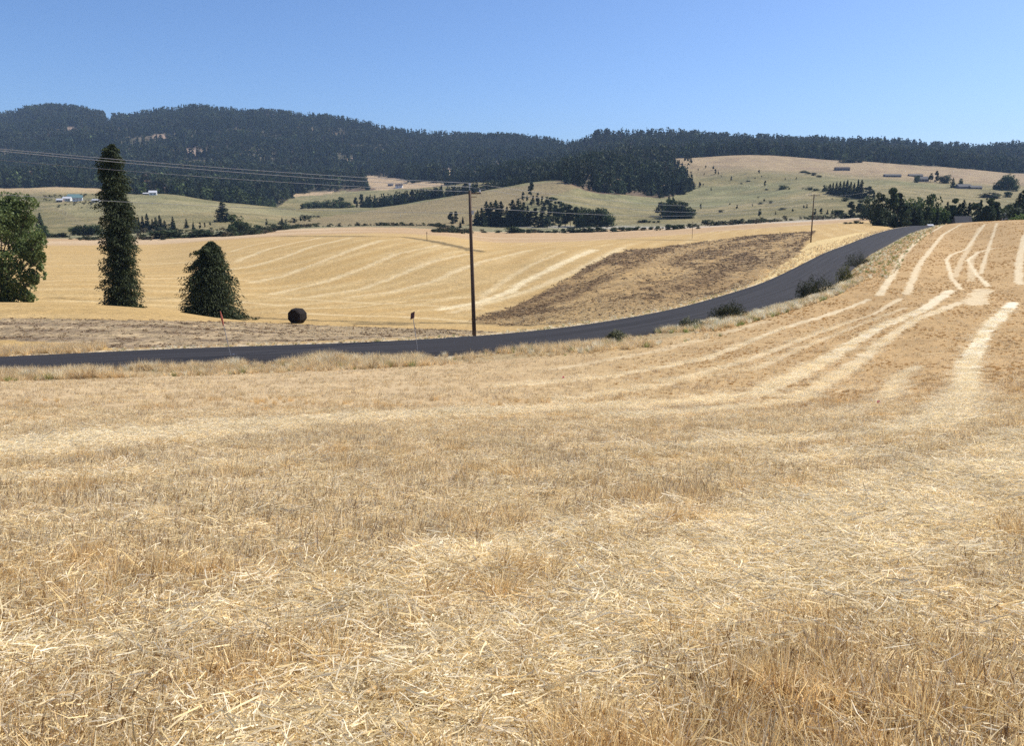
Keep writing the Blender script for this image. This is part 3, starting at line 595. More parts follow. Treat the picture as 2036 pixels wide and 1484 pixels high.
# far-off woods: small conifers by the thousand, one object
fc = ((.024,.044,.022), (.075,.100,.042))
fprot = []
for k in range(6):
    V, Q, c = conifer(150, .04, (.15,.19,.17,.22,.14,.2)[k], (.85,.75,.95,.8,.7,.9)[k], .3, .17, 100+k, fc); fprot.append(proto('a_conifer_%d' % k, V, Q, M['ftree'], c))
for k in range(2):
    V, Q, c = pine(110, 120+k, ((.032,.045,.022), (.060,.070,.030)), .14, .2); fprot.append(proto('b_pine_%d' % k, V, Q, M['ftree'], c))
V, Q, c = broad(110, 130, .5, ((.05,.075,.025), (.10,.13,.04)), .16); fprot.append(proto('c_broad', V, Q, M['ftree'], c))
V, Q, c = conifer(70, .1, .15, .8, .3, .13, 131, ((.14,.09,.06), (.17,.12,.09)), gap=.5); fprot.append(proto('d_dead', V, Q, M['ftree'], c))
nf = 230000
ylo, yhi = 1050., 4200.
yy = np.sqrt(ylo**2 + (yhi**2-ylo**2)*rng.random(nf)); tt = (rng.random(nf)*2-1)*.86; xx = tt*yy; ly = np.log(yy)
keep = ly > wood_edge(tt) + (fbm(xx*.02, yy*.02, 77, 3)-.5)*.03
gi = np.clip(np.searchsorted(TC, tt), 0, NC-1); gj = np.clip(((ly-LY[0])/(LY[1]-LY[0])).astype(int), 0, NR-1)
keep &= ~CM[gi, gj] | (rng.random(nf) < .015)
keep &= ~OPEN[gi, gj] | (rng.random(nf) < .03)
dens = fbm(xx*.006, yy*.006, 81, 4); nbq = fbm(xx*.004, yy*.006, 71, 4)
pk = np.clip(.55+(dens-.45)*2.5, .12, 1)*np.where((nbq > .56) & (yy > 2000), .45, 1)*np.clip(1.3-yy/5200., .4, 1)
keep &= rng.random(nf) < pk
# keep the woods behind the brown hill and beyond the far crest off the visible backs of fields
xx, yy, tt = xx[keep], yy[keep], tt[keep]; n_ = len(xx)
sz = 11+22*rng.random(n_)**1.1*np.clip(.7+fbm(xx*.01, yy*.01, 83, 3)*.7, .6, 1.3)
gi = np.clip(np.searchsorted(TC, tt), 0, NC-1); RLD = LD[25][gi]
near_edge = np.clip((np.log(yy)-wood_edge(tt))/.03, 0, 1); sz *= .75+.25*near_edge; sz *= 1+.35*(np.abs(np.log(yy)-RLD) < .05)
idx = rng.choice(10, n_, p=[.15,.15,.15,.14,.14,.13,.06,.05,.015,.015]); sp_ = fbm(xx*.008, yy*.008, 85, 4); rq = rng.random(n_)
idx = np.where((sp_ > .55) & (rq < .6), 6+rng.integers(0, 2, n_), idx); idx = np.where((sp_ > .63) & (rq < .25), 9, idx); idx = np.where((np.log(yy) < wood_edge(tt)+.03) & (rng.random(n_) < .18) & (tt < -.15), 8, idx)
wdt = .85+.5*rng.random(n_)
scatter('wood', np.stack([xx, yy, height(xx, yy)+EZ-.3], 1), np.stack([rng.normal(size=n_)*.03, rng.normal(size=n_)*.03, rng.random(n_)*6.28], 1), np.stack([sz*wdt, sz*wdt, sz], 1), idx, fprot,
        label='dark conifer forest covering the far mountains and ridge', cat='forest')
print('forest', n_, time.time()-T0)
# ------------------------------------------------------------------ straw, stubble and grass
def strands(n, base, dirs, ln, wd, bend, cols, g):
    """bent two-piece ribbons"""
    dirs = dirs/np.linalg.norm(dirs, axis=1)[:, None]; sd_ = np.cross(dirs, g.normal(size=(n, 3))); sd_ /= np.linalg.norm(sd_, axis=1)[:, None]
    ln = ln[:, None]; w_ = wd[:, None]*.5*sd_; m_ = base + dirs*ln*.55; tip = base + dirs*ln + bend
    V = np.stack([base-w_, base+w_, m_+w_*.9, m_-w_*.9, tip+w_*.35, tip-w_*.35], 1).reshape(-1, 3)
    k = np.arange(n)[:, None]*6; Q = np.concatenate([k+[0,1,2,3], k+[3,2,4,5]]).reshape(-1, 4)
    return V, Q, np.repeat(cols, 6, axis=0)
PAL = np.array([(.84,.66,.35), (.90,.76,.48), (.78,.60,.32), (.68,.49,.25), (.66,.55,.39), (.92,.82,.61), (.34,.22,.11)])
def pal(n, p, g): 
    c = PAL[g.choice(7, n, p=np.array(p)/sum(p))]; return c*(.78+.40*g.random(n))[:, None]
def mat_proto(seed, n=380, R=.36, p=(3,4,2,1,1,3,.6), zmax=.035, k=1.0):
    g = np.random.default_rng(seed); r = R*np.sqrt(g.random(n)); a = g.random(n)*6.28; z = .004+zmax*g.random(n)**1.3
    d = g.random(n)*6.28; ln = (.015+.10*g.random(n)**2.0)*k; tz = g.normal(size=n)*.22
    dirs = np.stack([np.cos(d), np.sin(d), tz], 1); base = np.stack([r*np.cos(a), r*np.sin(a), z], 1)-dirs*ln[:, None]*.5; base[:, 2] = np.maximum(base[:, 2], .0)
    return strands(n, base, dirs, ln, (.0022+.0028*g.random(n))*k, g.normal(size=(n, 3))*.008, pal(n, p, g), g)
def stub_proto(seed, n=26, R=.07, h=(.04, .13), p=(3,2,3,3,2,1,2), lean=.22):
    g = np.random.default_rng(seed); r = R*np.sqrt(g.random(n)); a = g.random(n)*6.28; base = np.stack([r*np.cos(a)*1.4, r*np.sin(a)*.8, -.01+0*a], 1)
    dirs = np.stack([g.normal(size=n)*lean*1.5, g.normal(size=n)*lean*1.5, 1+0*a], 1); ln = h[0]+(h[1]-h[0])*g.random(n)
    kink = (g.random(n) < .2)[:, None]*g.normal(size=(n, 3))*np.array([.05, .05, -.01])
    return strands(n, base, dirs, ln, .0034+.003*g.random(n), kink + g.normal(size=(n, 3))*.006, pal(n, p, g), g)
def tuft_proto(seed, n=110, R=.05, h=(.12, .34), p=(3,2,4,4,1,1,2), out=.5, wd=.003):
    g = np.random.default_rng(seed); a = g.random(n)*6.28; r = R*np.sqrt(g.random(n)); base = np.stack([r*np.cos(a), r*np.sin(a), -.01+0*a], 1)
    o = out*g.random(n)**1.2; b = a+g.normal(size=n)*.5; dirs = np.stack([np.cos(b)*o, np.sin(b)*o, 1+0*a], 1); ln = h[0]+(h[1]-h[0])*g.random(n)
    bend = np.stack([np.cos(b)*o*ln*.35, np.sin(b)*o*ln*.35, -o*ln*.22], 1)+g.normal(size=(n, 3))*.01
    return strands(n, base, dirs, ln, wd*(.7+.8*g.random(n)), bend, pal(n, p, g), g)
def place(n, y0, y1, tl=.80, power=1.0):
    """random spots on the land between two distances, thinning with distance as y**-power per area"""
    e = 2-power; y = (y0**e + (y1**e-y0**e)*rng.random(n))**(1/e); x = (rng.random(n)*2-1)*tl*y
    if y1 <= 32:   # the same cover goes on a few metres past both sides of the view
        q = 1-power; q = q if abs(q) > 1e-6 else 1e-6; I0 = 2*tl*(y1**e-y0**e)/e; I1 = 2*4.5*(y1**q-y0**q)/q; k = int(n*I1/I0)
        ye = (y0**q + (y1**q-y0**q)*rng.random(k))**(1/q); xe = (tl*ye+4.5*rng.random(k))*rng.choice([-1, 1], k); x = np.concatenate([x, xe]); y = np.concatenate([y, ye])
    return x, y
def lay(x, y, extra=0.0, lean=0.0):
    h = height(x, y); dy = (height(x, y+.3)-h)/.3; dx = (height(x+.3, y)-h)/.3 - lean; ph = rng.random(len(x))*6.28
    rot = np.stack([dy*np.cos(ph)-dx*np.sin(ph)*1.0, -dy*np.sin(ph)-dx*np.cos(ph), ph], 1) + np.c_[rng.normal(size=(len(x), 2))*extra, np.zeros(len(x))]
    return np.stack([x, y, h+EZ], 1), rot
def near_only(x, y, m=.6):
    return np.log(y) < np.interp(x/y, TC, LD[10]) - m/y
mats = [proto('a_mat_%d' % k, *(lambda r: (r[0], r[1], M['straw'], r[2]))(mat_proto(200+k))) for k in range(4)]
mats += [proto('b_mat_pale_%d' % k, *(lambda r: (r[0], r[1], M['straw'], r[2]))(mat_proto(210+k, 380, .38, (2,5,.6,.2,.5,6,.1), .06, 1.15))) for k in range(3)]
mats += [proto('c_stub_%d' % k, *(lambda r: (r[0], r[1], M['straw'], r[2]))(stub_proto(220+k, 26+4*k, .06+.012*k))) for k in range(4)]
mats += [proto('d_stub_grey_%d' % k, *(lambda r: (r[0], r[1], M['straw'], r[2]))(stub_proto(230+k, 24, .09, (.05,.15), (2,2,2,2,5,1,2), .32))) for k in range(3)]
mats += [proto('e_tuft_%d' % k, *(lambda r: (r[0], r[1], M['straw'], r[2]*np.array([1.05,.99,.88])))(tuft_proto(240+k, 130, .05+.01*k, (.08,.20+.03*k), out=.8))) for k in range(3)]
def straw_layer(name, n, y0, y1, power, kind, label, cat, smin=.8, smax=1.25, grow=0.0):
    x, y = place(n, y0, y1, .82, power); k = near_only(x, y)
    x, y = x[k], y[k]; sm = np.clip(strips(x, y, NEARP), 0, 1); cl = fbm(x*.9, y*.9, 91, 4); cb = fbm(x*.25, y*.25, 92, 3)
    r = rng.random(len(x))
    if kind == 'mat':
        idx = np.where(r < sm*.9, 4+rng.integers(0, 3, len(x)), rng.integers(0, 4, len(x))); keep = (fbm(x*1.4, y*1.4, 55, 4)*(y < 14) < .56+.1*rng.random(len(x))+sm*.2) & (r < .14+.36*np.clip((12-y)/5, 0, 1)+.9*sm+.26*(cl > .50)) if y0 < 20 else r < .06+1.0*(sm > .4)
    elif kind == 'stub':
        idx = np.where(rng.random(len(x)) < np.clip((cb-.35)*2.5, .1, .9), 7+rng.integers(0, 4, len(x)), 11+rng.integers(0, 3, len(x))); keep = (sm < .3+.3*r) & (rng.random(len(x)) < np.clip((cl-.36)*4.5, .12, 1))
        # drill rows
    else:
        idx = 14+rng.integers(0, 3, len(x)); keep = (rng.random(len(x)) < np.clip((fbm(x*.7, y*.7, 95, 3)-.50+.03*(x > 1))*6, 0, .8)) & (r < 1-sm*.95)
    x, y, idx = x[keep], y[keep], idx[keep]; P, rot = lay(x, y, .12 if kind == 'mat' else .10, 0 if kind == 'mat' else .22)
    s = (smin+(smax-smin)*rng.random(len(x)))*(1+grow*np.clip(y/20, 0, 2.5)); sz_ = s*(1.0 if kind != 'stub' else .75+.5*rng.random(len(x)))
    scatter(name, P, rot, np.stack([s, s, sz_], 1), idx, mats, label=label, cat=cat); print(name, len(x))
straw_layer('loose_straw', 21000, 1.0, 24, 1.15, 'mat', 'loose cut straw lying over the near field', 'straw', grow=.5)
straw_layer('loose_straw', 13000, 24, 75, 1.0, 'mat', 'loose cut straw lying on the slope towards the road', 'straw', 1.2, 1.9)
straw_layer('stubble', 52000, 1.0, 26, 1.15, 'stub', 'standing dry wheat stubble in the near field', 'stubble', .8, 1.3, .1)
straw_layer('stubble', 50000, 26, 110, 1.0, 'stub', 'standing dry wheat stubble on the slope by the road', 'stubble', .9, 1.5)
straw_layer('dry_grass', 6500, 1.6, 30, 1.2, 'tuft', 'tawny dry grass growing up through the stubble', 'grass', .5, 1.15)
# rust coloured dry weeds mottling the field uphill on the right, and clods on the ploughed ground
wd = [proto('a_weed_%d' % k, *(lambda r: (r[0], r[1], M['straw'], r[2]*np.array([.74,.60,.42])))(tuft_proto(280+k, 60, .10, (.05,.20), (2,1,4,5,1,.5,3), .9, .012))) for k in range(3)]
x, y = place(90000, 20, 250, .82, 1.2); k = near_only(x, y) & (x/y > .10+.15*rng.random(len(x))); x, y = x[k], y[k]
sm = strips(x, y, NEARP); wq = fbm(x*.25, y*.25, 97, 4); k = (sm < .2) & (rng.random(len(x)) < np.clip((wq-.36)*3.5, .12, 1)*np.clip(.25+(x/y-.1)*3, 0, 1)); x, y = x[k], y[k]; P, rot = lay(x, y, .1); s = (.4+.5*rng.random(len(x)))*np.interp(y, [20, 60, 150], [.7, 1.0, 1.4])
scatter('dry_weeds', P, rot, np.stack([s, s, s*.8], 1), rng.integers(0, 3, len(x)), wd, label='rust brown dry weeds mottling the field uphill on the right', cat='weeds'); print('weeds', len(x))
def clod_proto(seed, col):
    g = np.random.default_rng(seed); V = []; Q = []
    for q in range(7):
        c = np.array([g.normal()*.35, g.normal()*.35, .02]); r = .07+.13*g.random(); n0 = len(V)
        for (a, b, z) in ((0,0,1),(1,0,.35),(.3,.95,.4),(-.8,.6,.3),(-.8,-.6,.35),(.3,-.95,.3),(1.2,.1,-.3),(.4,1.1,-.3),(-1,.7,-.3),(-1,-.7,-.3),(.4,-1.1,-.3)): V.append(c+r*np.array([a, b, z*.9])*(.8+.4*g.random(3)))
        for i in range(5): Q.append((n0, n0+1+i, n0+1+(i+1)%5, n0)); Q.append((n0+1+i, n0+6+i, n0+6+(i+1)%5, n0+1+(i+1)%5))
    V = np.array(V); Q = [tuple(dict.fromkeys(q)) for q in Q]; return mesh_obj('a_clod_%d' % seed, V, Q, M['straw'], col=np.tile(np.array([col]), (len(V), 1)), link=False)
cp_ = [clod_proto(1, (.24,.15,.08)), clod_proto(2, (.15,.09,.05)), clod_proto(3, (.33,.22,.115))]
cp_ += [proto('b_straw_%d' % k, *(lambda r: (r[0], r[1], M['straw'], r[2]*.9))(tuft_proto(290+k, 50, .25, (.06,.22), (3,4,3,1,1,3,.5), 1.3, .014))) for k in range(2)]
pg = np.concatenate([np.stack(place(70000, 78, 420, .42, 1.3), 1), np.stack(place(42000, 64, 118, .80, 1.0), 1)]); x, y = pg[:, 0], pg[:, 1]
gi = np.clip(np.searchsorted(TC, x/y), 0, NC-1); gj = np.clip(((np.log(y)-LY[0])/(LY[1]-LY[0])).astype(int), 0, NR-1); on = SPK[gi, gj] > .3
lum = C[gi, gj].sum(1); x, y, lum = x[on], y[on], lum[on]; dark = lum < .52; P, rot = lay(x, y, .15); s = np.interp(y, [60, 110, 150, 400], [.32, .42, .62, 1.3])*(.5+.8*rng.random(len(x)))
scatter('clods', P, rot, np.stack([s, s, s], 1), np.where(rng.random(len(x)) < np.where(dark, .62, .12), rng.integers(0, 3, len(x)), 3+rng.integers(0, 2, len(x))), cp_, label='dark clods and straw scraps on the ploughed ground', cat='soil'); print('clods', len(x))
# tall dry grass along the verges
vg = [proto('a_verge_%d' % k, *(lambda r: (r[0], r[1], M['straw'], r[2]))(tuft_proto(260+k, 90, .16, (.3,.85), ((3,5,2,1,2,5,.5), (3,2,4,2,2,2,1), (1,.5,3,5,3,.5,4))[k], .75, .010))) for k in range(3)]
vg.append(proto('b_verge_green', *(lambda r: (r[0], r[1], M['straw'], r[2]*np.array([.42,.62,.35])))(tuft_proto(265, 90, .2, (.2,.7), (1,1,3,4,1,1,3), .7, .014))))
vg.append(proto('c_verge_pale', *(lambda r: (r[0], r[1], M['straw'], r[2]*np.array([.95,1.02,1.1])))(tuft_proto(266, 110, .25, (.3,.8), (1,4,.2,.1,2,6,.2), .6, .014))))
def verge_pts(n, o0, o1, i0, i1, side):
    s = i0 + (i1-i0)*rng.random(n); off = o0+(o1-o0)*rng.random(n)**1.3; fx = np.interp(s, np.arange(len(RFX)), RFX); fy = np.interp(s, np.arange(len(RFX)), RFY)
    a = np.interp(s, np.arange(len(RFX)), nx); b = np.interp(s, np.arange(len(RFX)), ny); k = (np.interp(s, np.arange(len(RFX)), RW)+off) if side > 0 else -off
    return fx+a*k, fy+b*k
ri = lambda u, v: int(np.argmin(np.hypot(RFX-hit(u, v)[0], RFY-hit(u, v)[1])))
e_near = ri(1842-50, 456)
X, Y, I, SC = [], [], [], []
def add_v(x, y, i, s): X.append(x); Y.append(y); I.append(i); SC.append(s)
x, y = verge_pts(11000, .7, 8.0, 0, ri(1190, 650), 1); nn = fbm(x*.22, y*.22, 96, 3); pk = rng.random(len(x)) < np.clip(.15+(nn-.36)*3, .12, 1)*np.interp(x, [-50,-20,-10,0,12], [1,1,.8,.42,.3]); x, y, nn = x[pk], y[pk], nn[pk]
add_v(x, y, rng.choice(5, len(x), p=[.36,.34,.2,.05,.05]), (.5+.85*rng.random(len(x)))*np.clip(-.1+nn*2.0, .4, 1.5)*np.interp(x, [-30,0,12], [.85,.72,.5]))
x, y = verge_pts(1500, .2, 5.5, ri(1190, 650), ri(1500, 570), 1); add_v(x, y, rng.choice(5, len(x), p=[.2,.15,.2,.2,.25]), .45+.6*rng.random(len(x)))
x, y = verge_pts(1500, 1.0, 8.5, ri(1500, 570), e_near, 1); add_v(x, y, rng.choice(5, len(x), p=[.14,.1,.2,.40,.16]), .35+.45*rng.random(len(x)))
x, y = verge_pts(900, .4, 4.5, 0, ri(200, 702), -1); add_v(x, y, rng.choice(3, len(x), p=[.2,.6,.2]), .5+.5*rng.random(len(x)))
x, y = verge_pts(900, .3, 1.6, ri(200, 702), ri(1500, 570), -1); add_v(x, y, rng.choice(5, len(x), p=[.3,.2,.2,.15,.15]), .2+.25*rng.random(len(x)))
x, y = verge_pts(700, .3, 5, ri(1500, 570), e_near, -1); add_v(x, y, rng.choice(3, len(x)), .4+.5*rng.random(len(x)))
X, Y, I, SC = map(np.concatenate, (X, Y, I, SC)); P, rot = lay(X, Y, .05)
scatter('verge_grass', P, rot, np.stack([SC, SC, SC], 1), I, vg, label='tall dry grass and weeds along both road verges', cat='grass')
print('grass', time.time()-T0)
# ------------------------------------------------------------------ the two spruces and the leafy tree beyond the road
def mpp(y, v=560): # metres per photograph pixel at a depth
    return y*(cp + (CV-v)/F*sp)**-1*1.0/F if False else y/F/(cp + (CV-v)/F*sp)
def to_world(u, v, y):
    t, s = ray(u, v); return np.stack([t*y, np.broadcast_to(y, np.shape(t)).astype(float), s*y+EZ], -1)
def profiled_spruce(name, y, prof, n, seed, card, label, holes=None, cat='spruce tree'):
    g = np.random.default_rng(seed); pr = np.array(prof, float); cen = (pr[:, 1]+pr[:, 2])/2; hw = (pr[:, 2]-pr[:, 1])/2
    vb = pr[-1, 0]; L = to_world(pr[:, 1], pr[:, 0], y); R = to_world(pr[:, 2], pr[:, 0], y); zc = (L[:, 2]+R[:, 2])/2; xc = (L[:, 0]+R[:, 0])/2; rr = (R[:, 0]-L[:, 0])/2
    bx = xc[-1]; gz = float(height(bx, y))+EZ; H = zc[0]-gz
    o = empty(name, (bx, y, gz), label=label, cat=cat, group='dark spruces beyond the road')
    order = np.argsort(zc); zs, xs, rs_ = zc[order], xc[order], rr[order]
    K_ = 64; nb = n//K_; h = gz+.1+(zs[-1]-gz+.15)*((np.arange(nb)+g.random(nb))/nb)**1.08; ph = (np.arange(nb)*2.399963+g.normal(size=nb)*.5) % 6.2832
    Rb = np.interp(h, zs, rs_)*(.48+.72*g.random(nb)); Rb = np.where(g.random(nb) < .12, Rb*1.2, Rb); cx = np.interp(h, zs, xs)-bx
    if holes is not None:
        for (hz, az, wz, wa, kf) in holes:
            m_ = (np.abs(h-gz-hz*H) < wz*H) & (np.abs((ph-az+math.pi) % (2*math.pi)-math.pi) < wa); Rb = np.where(m_, Rb*kf, Rb)
    f = np.repeat(np.arange(nb), K_); q = .08+.92*g.random(nb*K_)**.75; r = Rb[f]*q; br = (.16+.13*np.sin(q*2.6))*np.maximum(Rb[f], .9)
    side = g.normal(size=len(f))*br*.55; hang = np.abs(g.normal(size=len(f)))*br*.5
    P = np.stack([cx[f]+np.cos(ph[f])*r-np.sin(ph[f])*side, np.sin(ph[f])*r+np.cos(ph[f])*side, h[f]-gz + .22*r*(1-q*1.7) - hang], 1)
    P[:, 2] = np.clip(P[:, 2], .05, H+.25)
    ax = np.stack([np.cos(ph[f]), np.sin(ph[f]), -.35-.5*q], 1)
    V, Q = cards(P, card*(.45+.8*g.random(len(P))), ax, .34, .85, g); k = (g.random(len(P))*.6+.4*vnoise(P[:, 0]*1.7+9, P[:, 2]*1.7, seed))[:, None]
    c = np.array((.015,.023,.009))*(1-k)+np.array((.070,.088,.030))*k
    mesh_obj('crown', V, Q, M['spruce'], o, col=np.repeat(c, 4, axis=0))
    b = MB(); nt = 7; zz = np.linspace(-.2, H*.97, nt); b.tube([(float(np.interp(z+gz, zs, xs)-bx), 0, z) for z in zz], [.30*(1-.93*i/(nt-1)) for i in range(nt)], 8)
    for k in range(46):
        z = H*(.04+.9*k/46); a = g.random()*6.28; r_ = float(np.interp(z+gz, zs, rs_))*.8; x0 = float(np.interp(z+gz, zs, xs)-bx)
        b.tube([(x0, 0, z), (x0+math.cos(a)*r_*.5, math.sin(a)*r_*.5, z+.05*r_), (x0+math.cos(a)*r_, math.sin(a)*r_, z-.18*r_)], [.06, .04, .015], 4)
    b.build('trunk', M['bark'], o); return o
profiled_spruce('spruce_tree', 117.0, [(290,214,230),(296,204,238),(303,197,244),(318,196,245),(335,196,246),(352,194,250),(366,196,254),(384,197,258),(402,194,262),(416,199,266),(432,205,268),(450,202,270),(475,204,270),(505,205,272),(535,206,274),(560,205,277),(585,207,278),(600,206,283),(612,206,284)],
   62000, 301, .38, 'tall narrow dark spruce, blunt topped, beyond the road', [(.80,3.14,.03,.9,.55),(.72,0,.03,.7,.6),(.62,3.3,.03,.8,.6),(.5,.2,.02,.8,.6),(.36,3.2,.02,.8,.65)])
profiled_spruce('spruce_tree', 111.0, [(484,410,430),(488,403,438),(498,388,441),(508,384,443),(520,378,452),(534,366,456),(546,360,460),(556,366,464),(568,372,466),(582,368,470),(598,364,475),(612,357,480),(624,358,486),(640,360,489)],
   54000, 302, .38, 'short broad cone shaped dark spruce right of the tall one', [(.84,3.14,.035,1.0,.45),(.66,3.14,.05,1.1,.5),(.56,3.3,.025,.8,.7)])
def lobed_tree(name, y, lobes, n, seed, label, base_u, cat='leafy tree'):
    g = np.random.default_rng(seed); w0 = to_world(base_u, 600, y); gz = float(height(w0[0], y))+EZ; bx = float(w0[0]); m_ = mpp(y, 500)
    o = empty(name, (bx, y, gz), label=label, cat=cat); P, K = [], []
    tot = sum(r*r for _, _, r in lobes)
    for (u, v, r) in lobes:
        c = to_world(u, v, y); R = r*m_; dy = g.normal()*R*.8
        k = int(n*r*r/tot); d = g.normal(size=(k, 3)); d /= np.linalg.norm(d, axis=1)[:, None]; rad = g.random(k)**.42*(.72+.5*vnoise(d[:, 0]*3+seed, d[:, 2]*3+u, seed))
        p = d*rad[:, None]*R + np.array([c[0]-bx, dy, c[2]-gz]); P.append(p)
    P = np.concatenate(P); P[:, 2] = np.maximum(P[:, 2], .1); cl = fbm(P[:, 0]*1.1, P[:, 2]*1.1+P[:, 1]*.7, seed, 2); P = P[cl > .36+.06*rng.random(len(P))]
    V, Q = cards(P, .34*(.55+.8*g.random(len(P))), None, .8, 1, g); k = g.random(len(P))[:, None]*.7+.3*fbm(P[:, 0]*.8, P[:, 2]*.8, 5, 2)[:, None]
    c = np.array((.060,.092,.030))*(1-k)+np.array((.19,.24,.075))*k
    mesh_obj('crown', V, Q, M['leaf'], o, col=np.repeat(c, 4, axis=0))
    b = MB(); top = P[:, 2].max()*.8; b.tube([(0,0,-.2),(.1,0,top*.3),(-.2,.1,top*.7),(0,0,top)], [.34,.26,.14,.04], 8)
    for (u, v, r) in lobes:
        c = to_world(u, v, y); b.tube([(0,0,max(.5, (c[2]-gz)*.35)), ((c[0]-bx)*.5, 0, (c[2]-gz)*.6), (c[0]-bx, 0, c[2]-gz)], [.12,.08,.03], 5)
    b.build('trunk', M['bark'], o); return o
lobed_tree('leafy_tree', 124.0, [(-60,440,60),(-110,500,70),(-60,560,60),(2,418,34),(20,402,18),(42,408,24),(62,404,13),(24,440,34),(10,480,44),(50,490,27),(72,482,18),(86,488,11),(64,515,20),(22,528,38),(86,508,10),(80,532,9),(88,548,8),(62,548,16),(40,575,28),(4,580,36),(56,590,17),(-30,590,40),(70,560,8),(48,440,18),(84,470,8)],
   62000, 303, 'large green leafy tree at the left edge beyond the road', 8)

# ------------------------------------------------------------------ trees one can tell apart on the hills
def cr(name, r, mat=None): return mesh_obj(name, r[0], r[1], mat or M['ftree'], col=r[2], link=False)
tp = trunk_mb(.016, .9, 5, 0).build('trunk', M['bark']); COL.objects.unlink(tp)
tb = trunk_mb(.022, .7, 5, 5, 3, .22).build('trunk', M['bark']); COL.objects.unlink(tb)
KIND = {'c': [cr('crown', conifer(1500, .02, r_, p_, .3, .075, 400+i, ((.022,.038,.019), (.056,.076,.031)))) for i, (r_, p_) in enumerate(((.20,.75),(.24,.8),(.17,.7),(.27,.7),(.22,.6)))],
        'p': [cr('crown', pine(1100, 420+i, ((.024,.040,.019), (.062,.080,.032)), .085, .03)) for i in range(4)],
        'b': [cr('crown', broad(1300, 430+i, .5, ((.034,.054,.022), (.082,.108,.038)), .085)) for i in range(4)],
        'g': [cr('crown', broad(1100, 440+i, .5, ((.055,.085,.022), (.11,.15,.04)), .08)) for i in range(2)],
        's': [cr('crown', broad(700, 450+i, .62, ((.030,.046,.020), (.070,.092,.034)), .14, -.1, 14)) for i in range(4)]}
KN = {'c': ('conifer_tree', 'dark conifer', 'conifer'), 'p': ('pine_tree', 'dark rounded pine', 'pine tree'), 'b': ('broadleaf_tree', 'dull green leafy tree', 'leafy tree'), 'g': ('broadleaf_tree', 'light green leafy tree', 'leafy tree'), 's': ('shrub', 'low dark bush', 'bush')}
ORD = ['first','second','third','fourth','fifth','sixth','seventh','eighth','ninth','tenth','eleventh','twelfth','thirteenth','fourteenth','fifteenth','sixteenth','seventeenth','eighteenth','nineteenth','twentieth','twenty-first','twenty-second','twenty-third','twenty-fourth','twenty-fifth','twenty-sixth','twenty-seventh','twenty-eighth','twenty-ninth','thirtieth','thirty-first','thirty-second','thirty-third','thirty-fourth','thirty-fifth','thirty-sixth','thirty-seventh','thirty-eighth','thirty-ninth','fortieth']
tg_ = random.Random(5)
def cluster(where, group, items, dmin=470, dmax=2600, dfix=None):
    """items: kind, u, base v, height px, [width factor, [distance]] ; labels count from the left within one kind"""
    cnt = {}; tot = {}
    for it in items: tot[it[0]] = tot.get(it[0], 0)+1
    for it in sorted(items, key=lambda q: q[1]):
        k, u, vb, hp = it[:4]; wf = it[4] if len(it) > 4 else 1.0; dd = it[5] if len(it) > 5 else dfix
        if dd: t, s = ray(u, vb); y = dd; x = float(t)*y; z = float(height(x, y))+EZ; top = to_world(u, vb-hp, y)[2]; h = float(top)-z
        else: x, y, z = hit(u, vb, dmin, dmax); h = hp*mpp(y, vb)*1.02
        i = cnt[k] = cnt.get(k, 0)+1; nm, ad, cat = KN[k]
        lab = f"{ORD[i-1]} {ad} from left {where}" if tot[k] > 1 else f"{ad} {where}"
        g_ = group if tot[k] > 1 or len(items) > 1 else None
        src = tg_.choice(KIND[k]); wf = wf*(.85+.3*tg_.random())
        if k == 's': q_ = tg_.random(); h *= .55+.8*q_; wf *= 1.0+1.3*tg_.random()
        if k == 's': wf *= 1.15
        if hp < 9:
            c = src.copy(); c.name = nm; COL.objects.link(c); c.location = (x, y, z-.15); c.scale = (h*wf*1.15, h*wf*1.15, h); c.rotation_euler.z = tg_.random()*6.28; tag(c, lab, cat, g_)
        else:
            o = empty(nm, (x, y, z-.15), tg_.random()*6.28, label=lab, cat=cat, group=g_); wf *= 1.3 if k == 'c' else 1.1; o.scale = (h*wf, h*wf, h*1.05)
            c = src.copy(); c.name = 'crown'; COL.objects.link(c); c.parent = o
            if k != 's': c = (tp if k in 'cp' else tb).copy(); c.name = 'trunk'; COL.objects.link(c); c.parent = o
cluster('in the wood under the brown hill', 'trees in the wood under the brown hill', [
 ('p',906,433,21),('p',897,449,25),('c',915,453,12),('c',920,425,13),('c',950,440,28),('c',946,449,24),('c',967,446,45,.95),('c',976,449,44),('c',986,446,48),('c',996,449,46,1.1),('c',1008,449,36),('c',958,450,34),
 ('c',1019,448,48),('c',1031,448,50),('c',1041,449,44),('c',1049,449,38),('p',1064,451,34),('c',1078,452,38,.9),('c',1025,450,30),('p',1056,450,28),('p',1094,450,36),('p',1104,445,36),('p',1116,444,40),('p',1124,450,38),('p',1134,450,38,1.1),('p',1146,451,36),
 ('b',1158,451,36),('b',1170,451,38,1.1),('b',1183,450,36,1.1),('b',1196,449,34,1.2),('b',1208,450,26,1.2),('b',1160,452,24),('p',1088,455,22,1.3),('p',1110,455,22,1.3)], 560, 760, None)
cluster('up the gully on the brown hill', 'trees in the gully of the brown hill', [
 ('p',1056,391,26),('p',1040,399,16),('p',1048,402,12),('p',1060,404,14),('p',1069,404,19),('p',1078,409,17),('p',1088,413,20),('p',1094,416,22,.9),('p',1104,424,22),('p',1112,430,28),('p',1122,424,16),('p',1056,412,14),('p',1070,410,14),('p',1082,420,16),('s',1102,398,10),('p',1131,435,26)], 700, 1100)
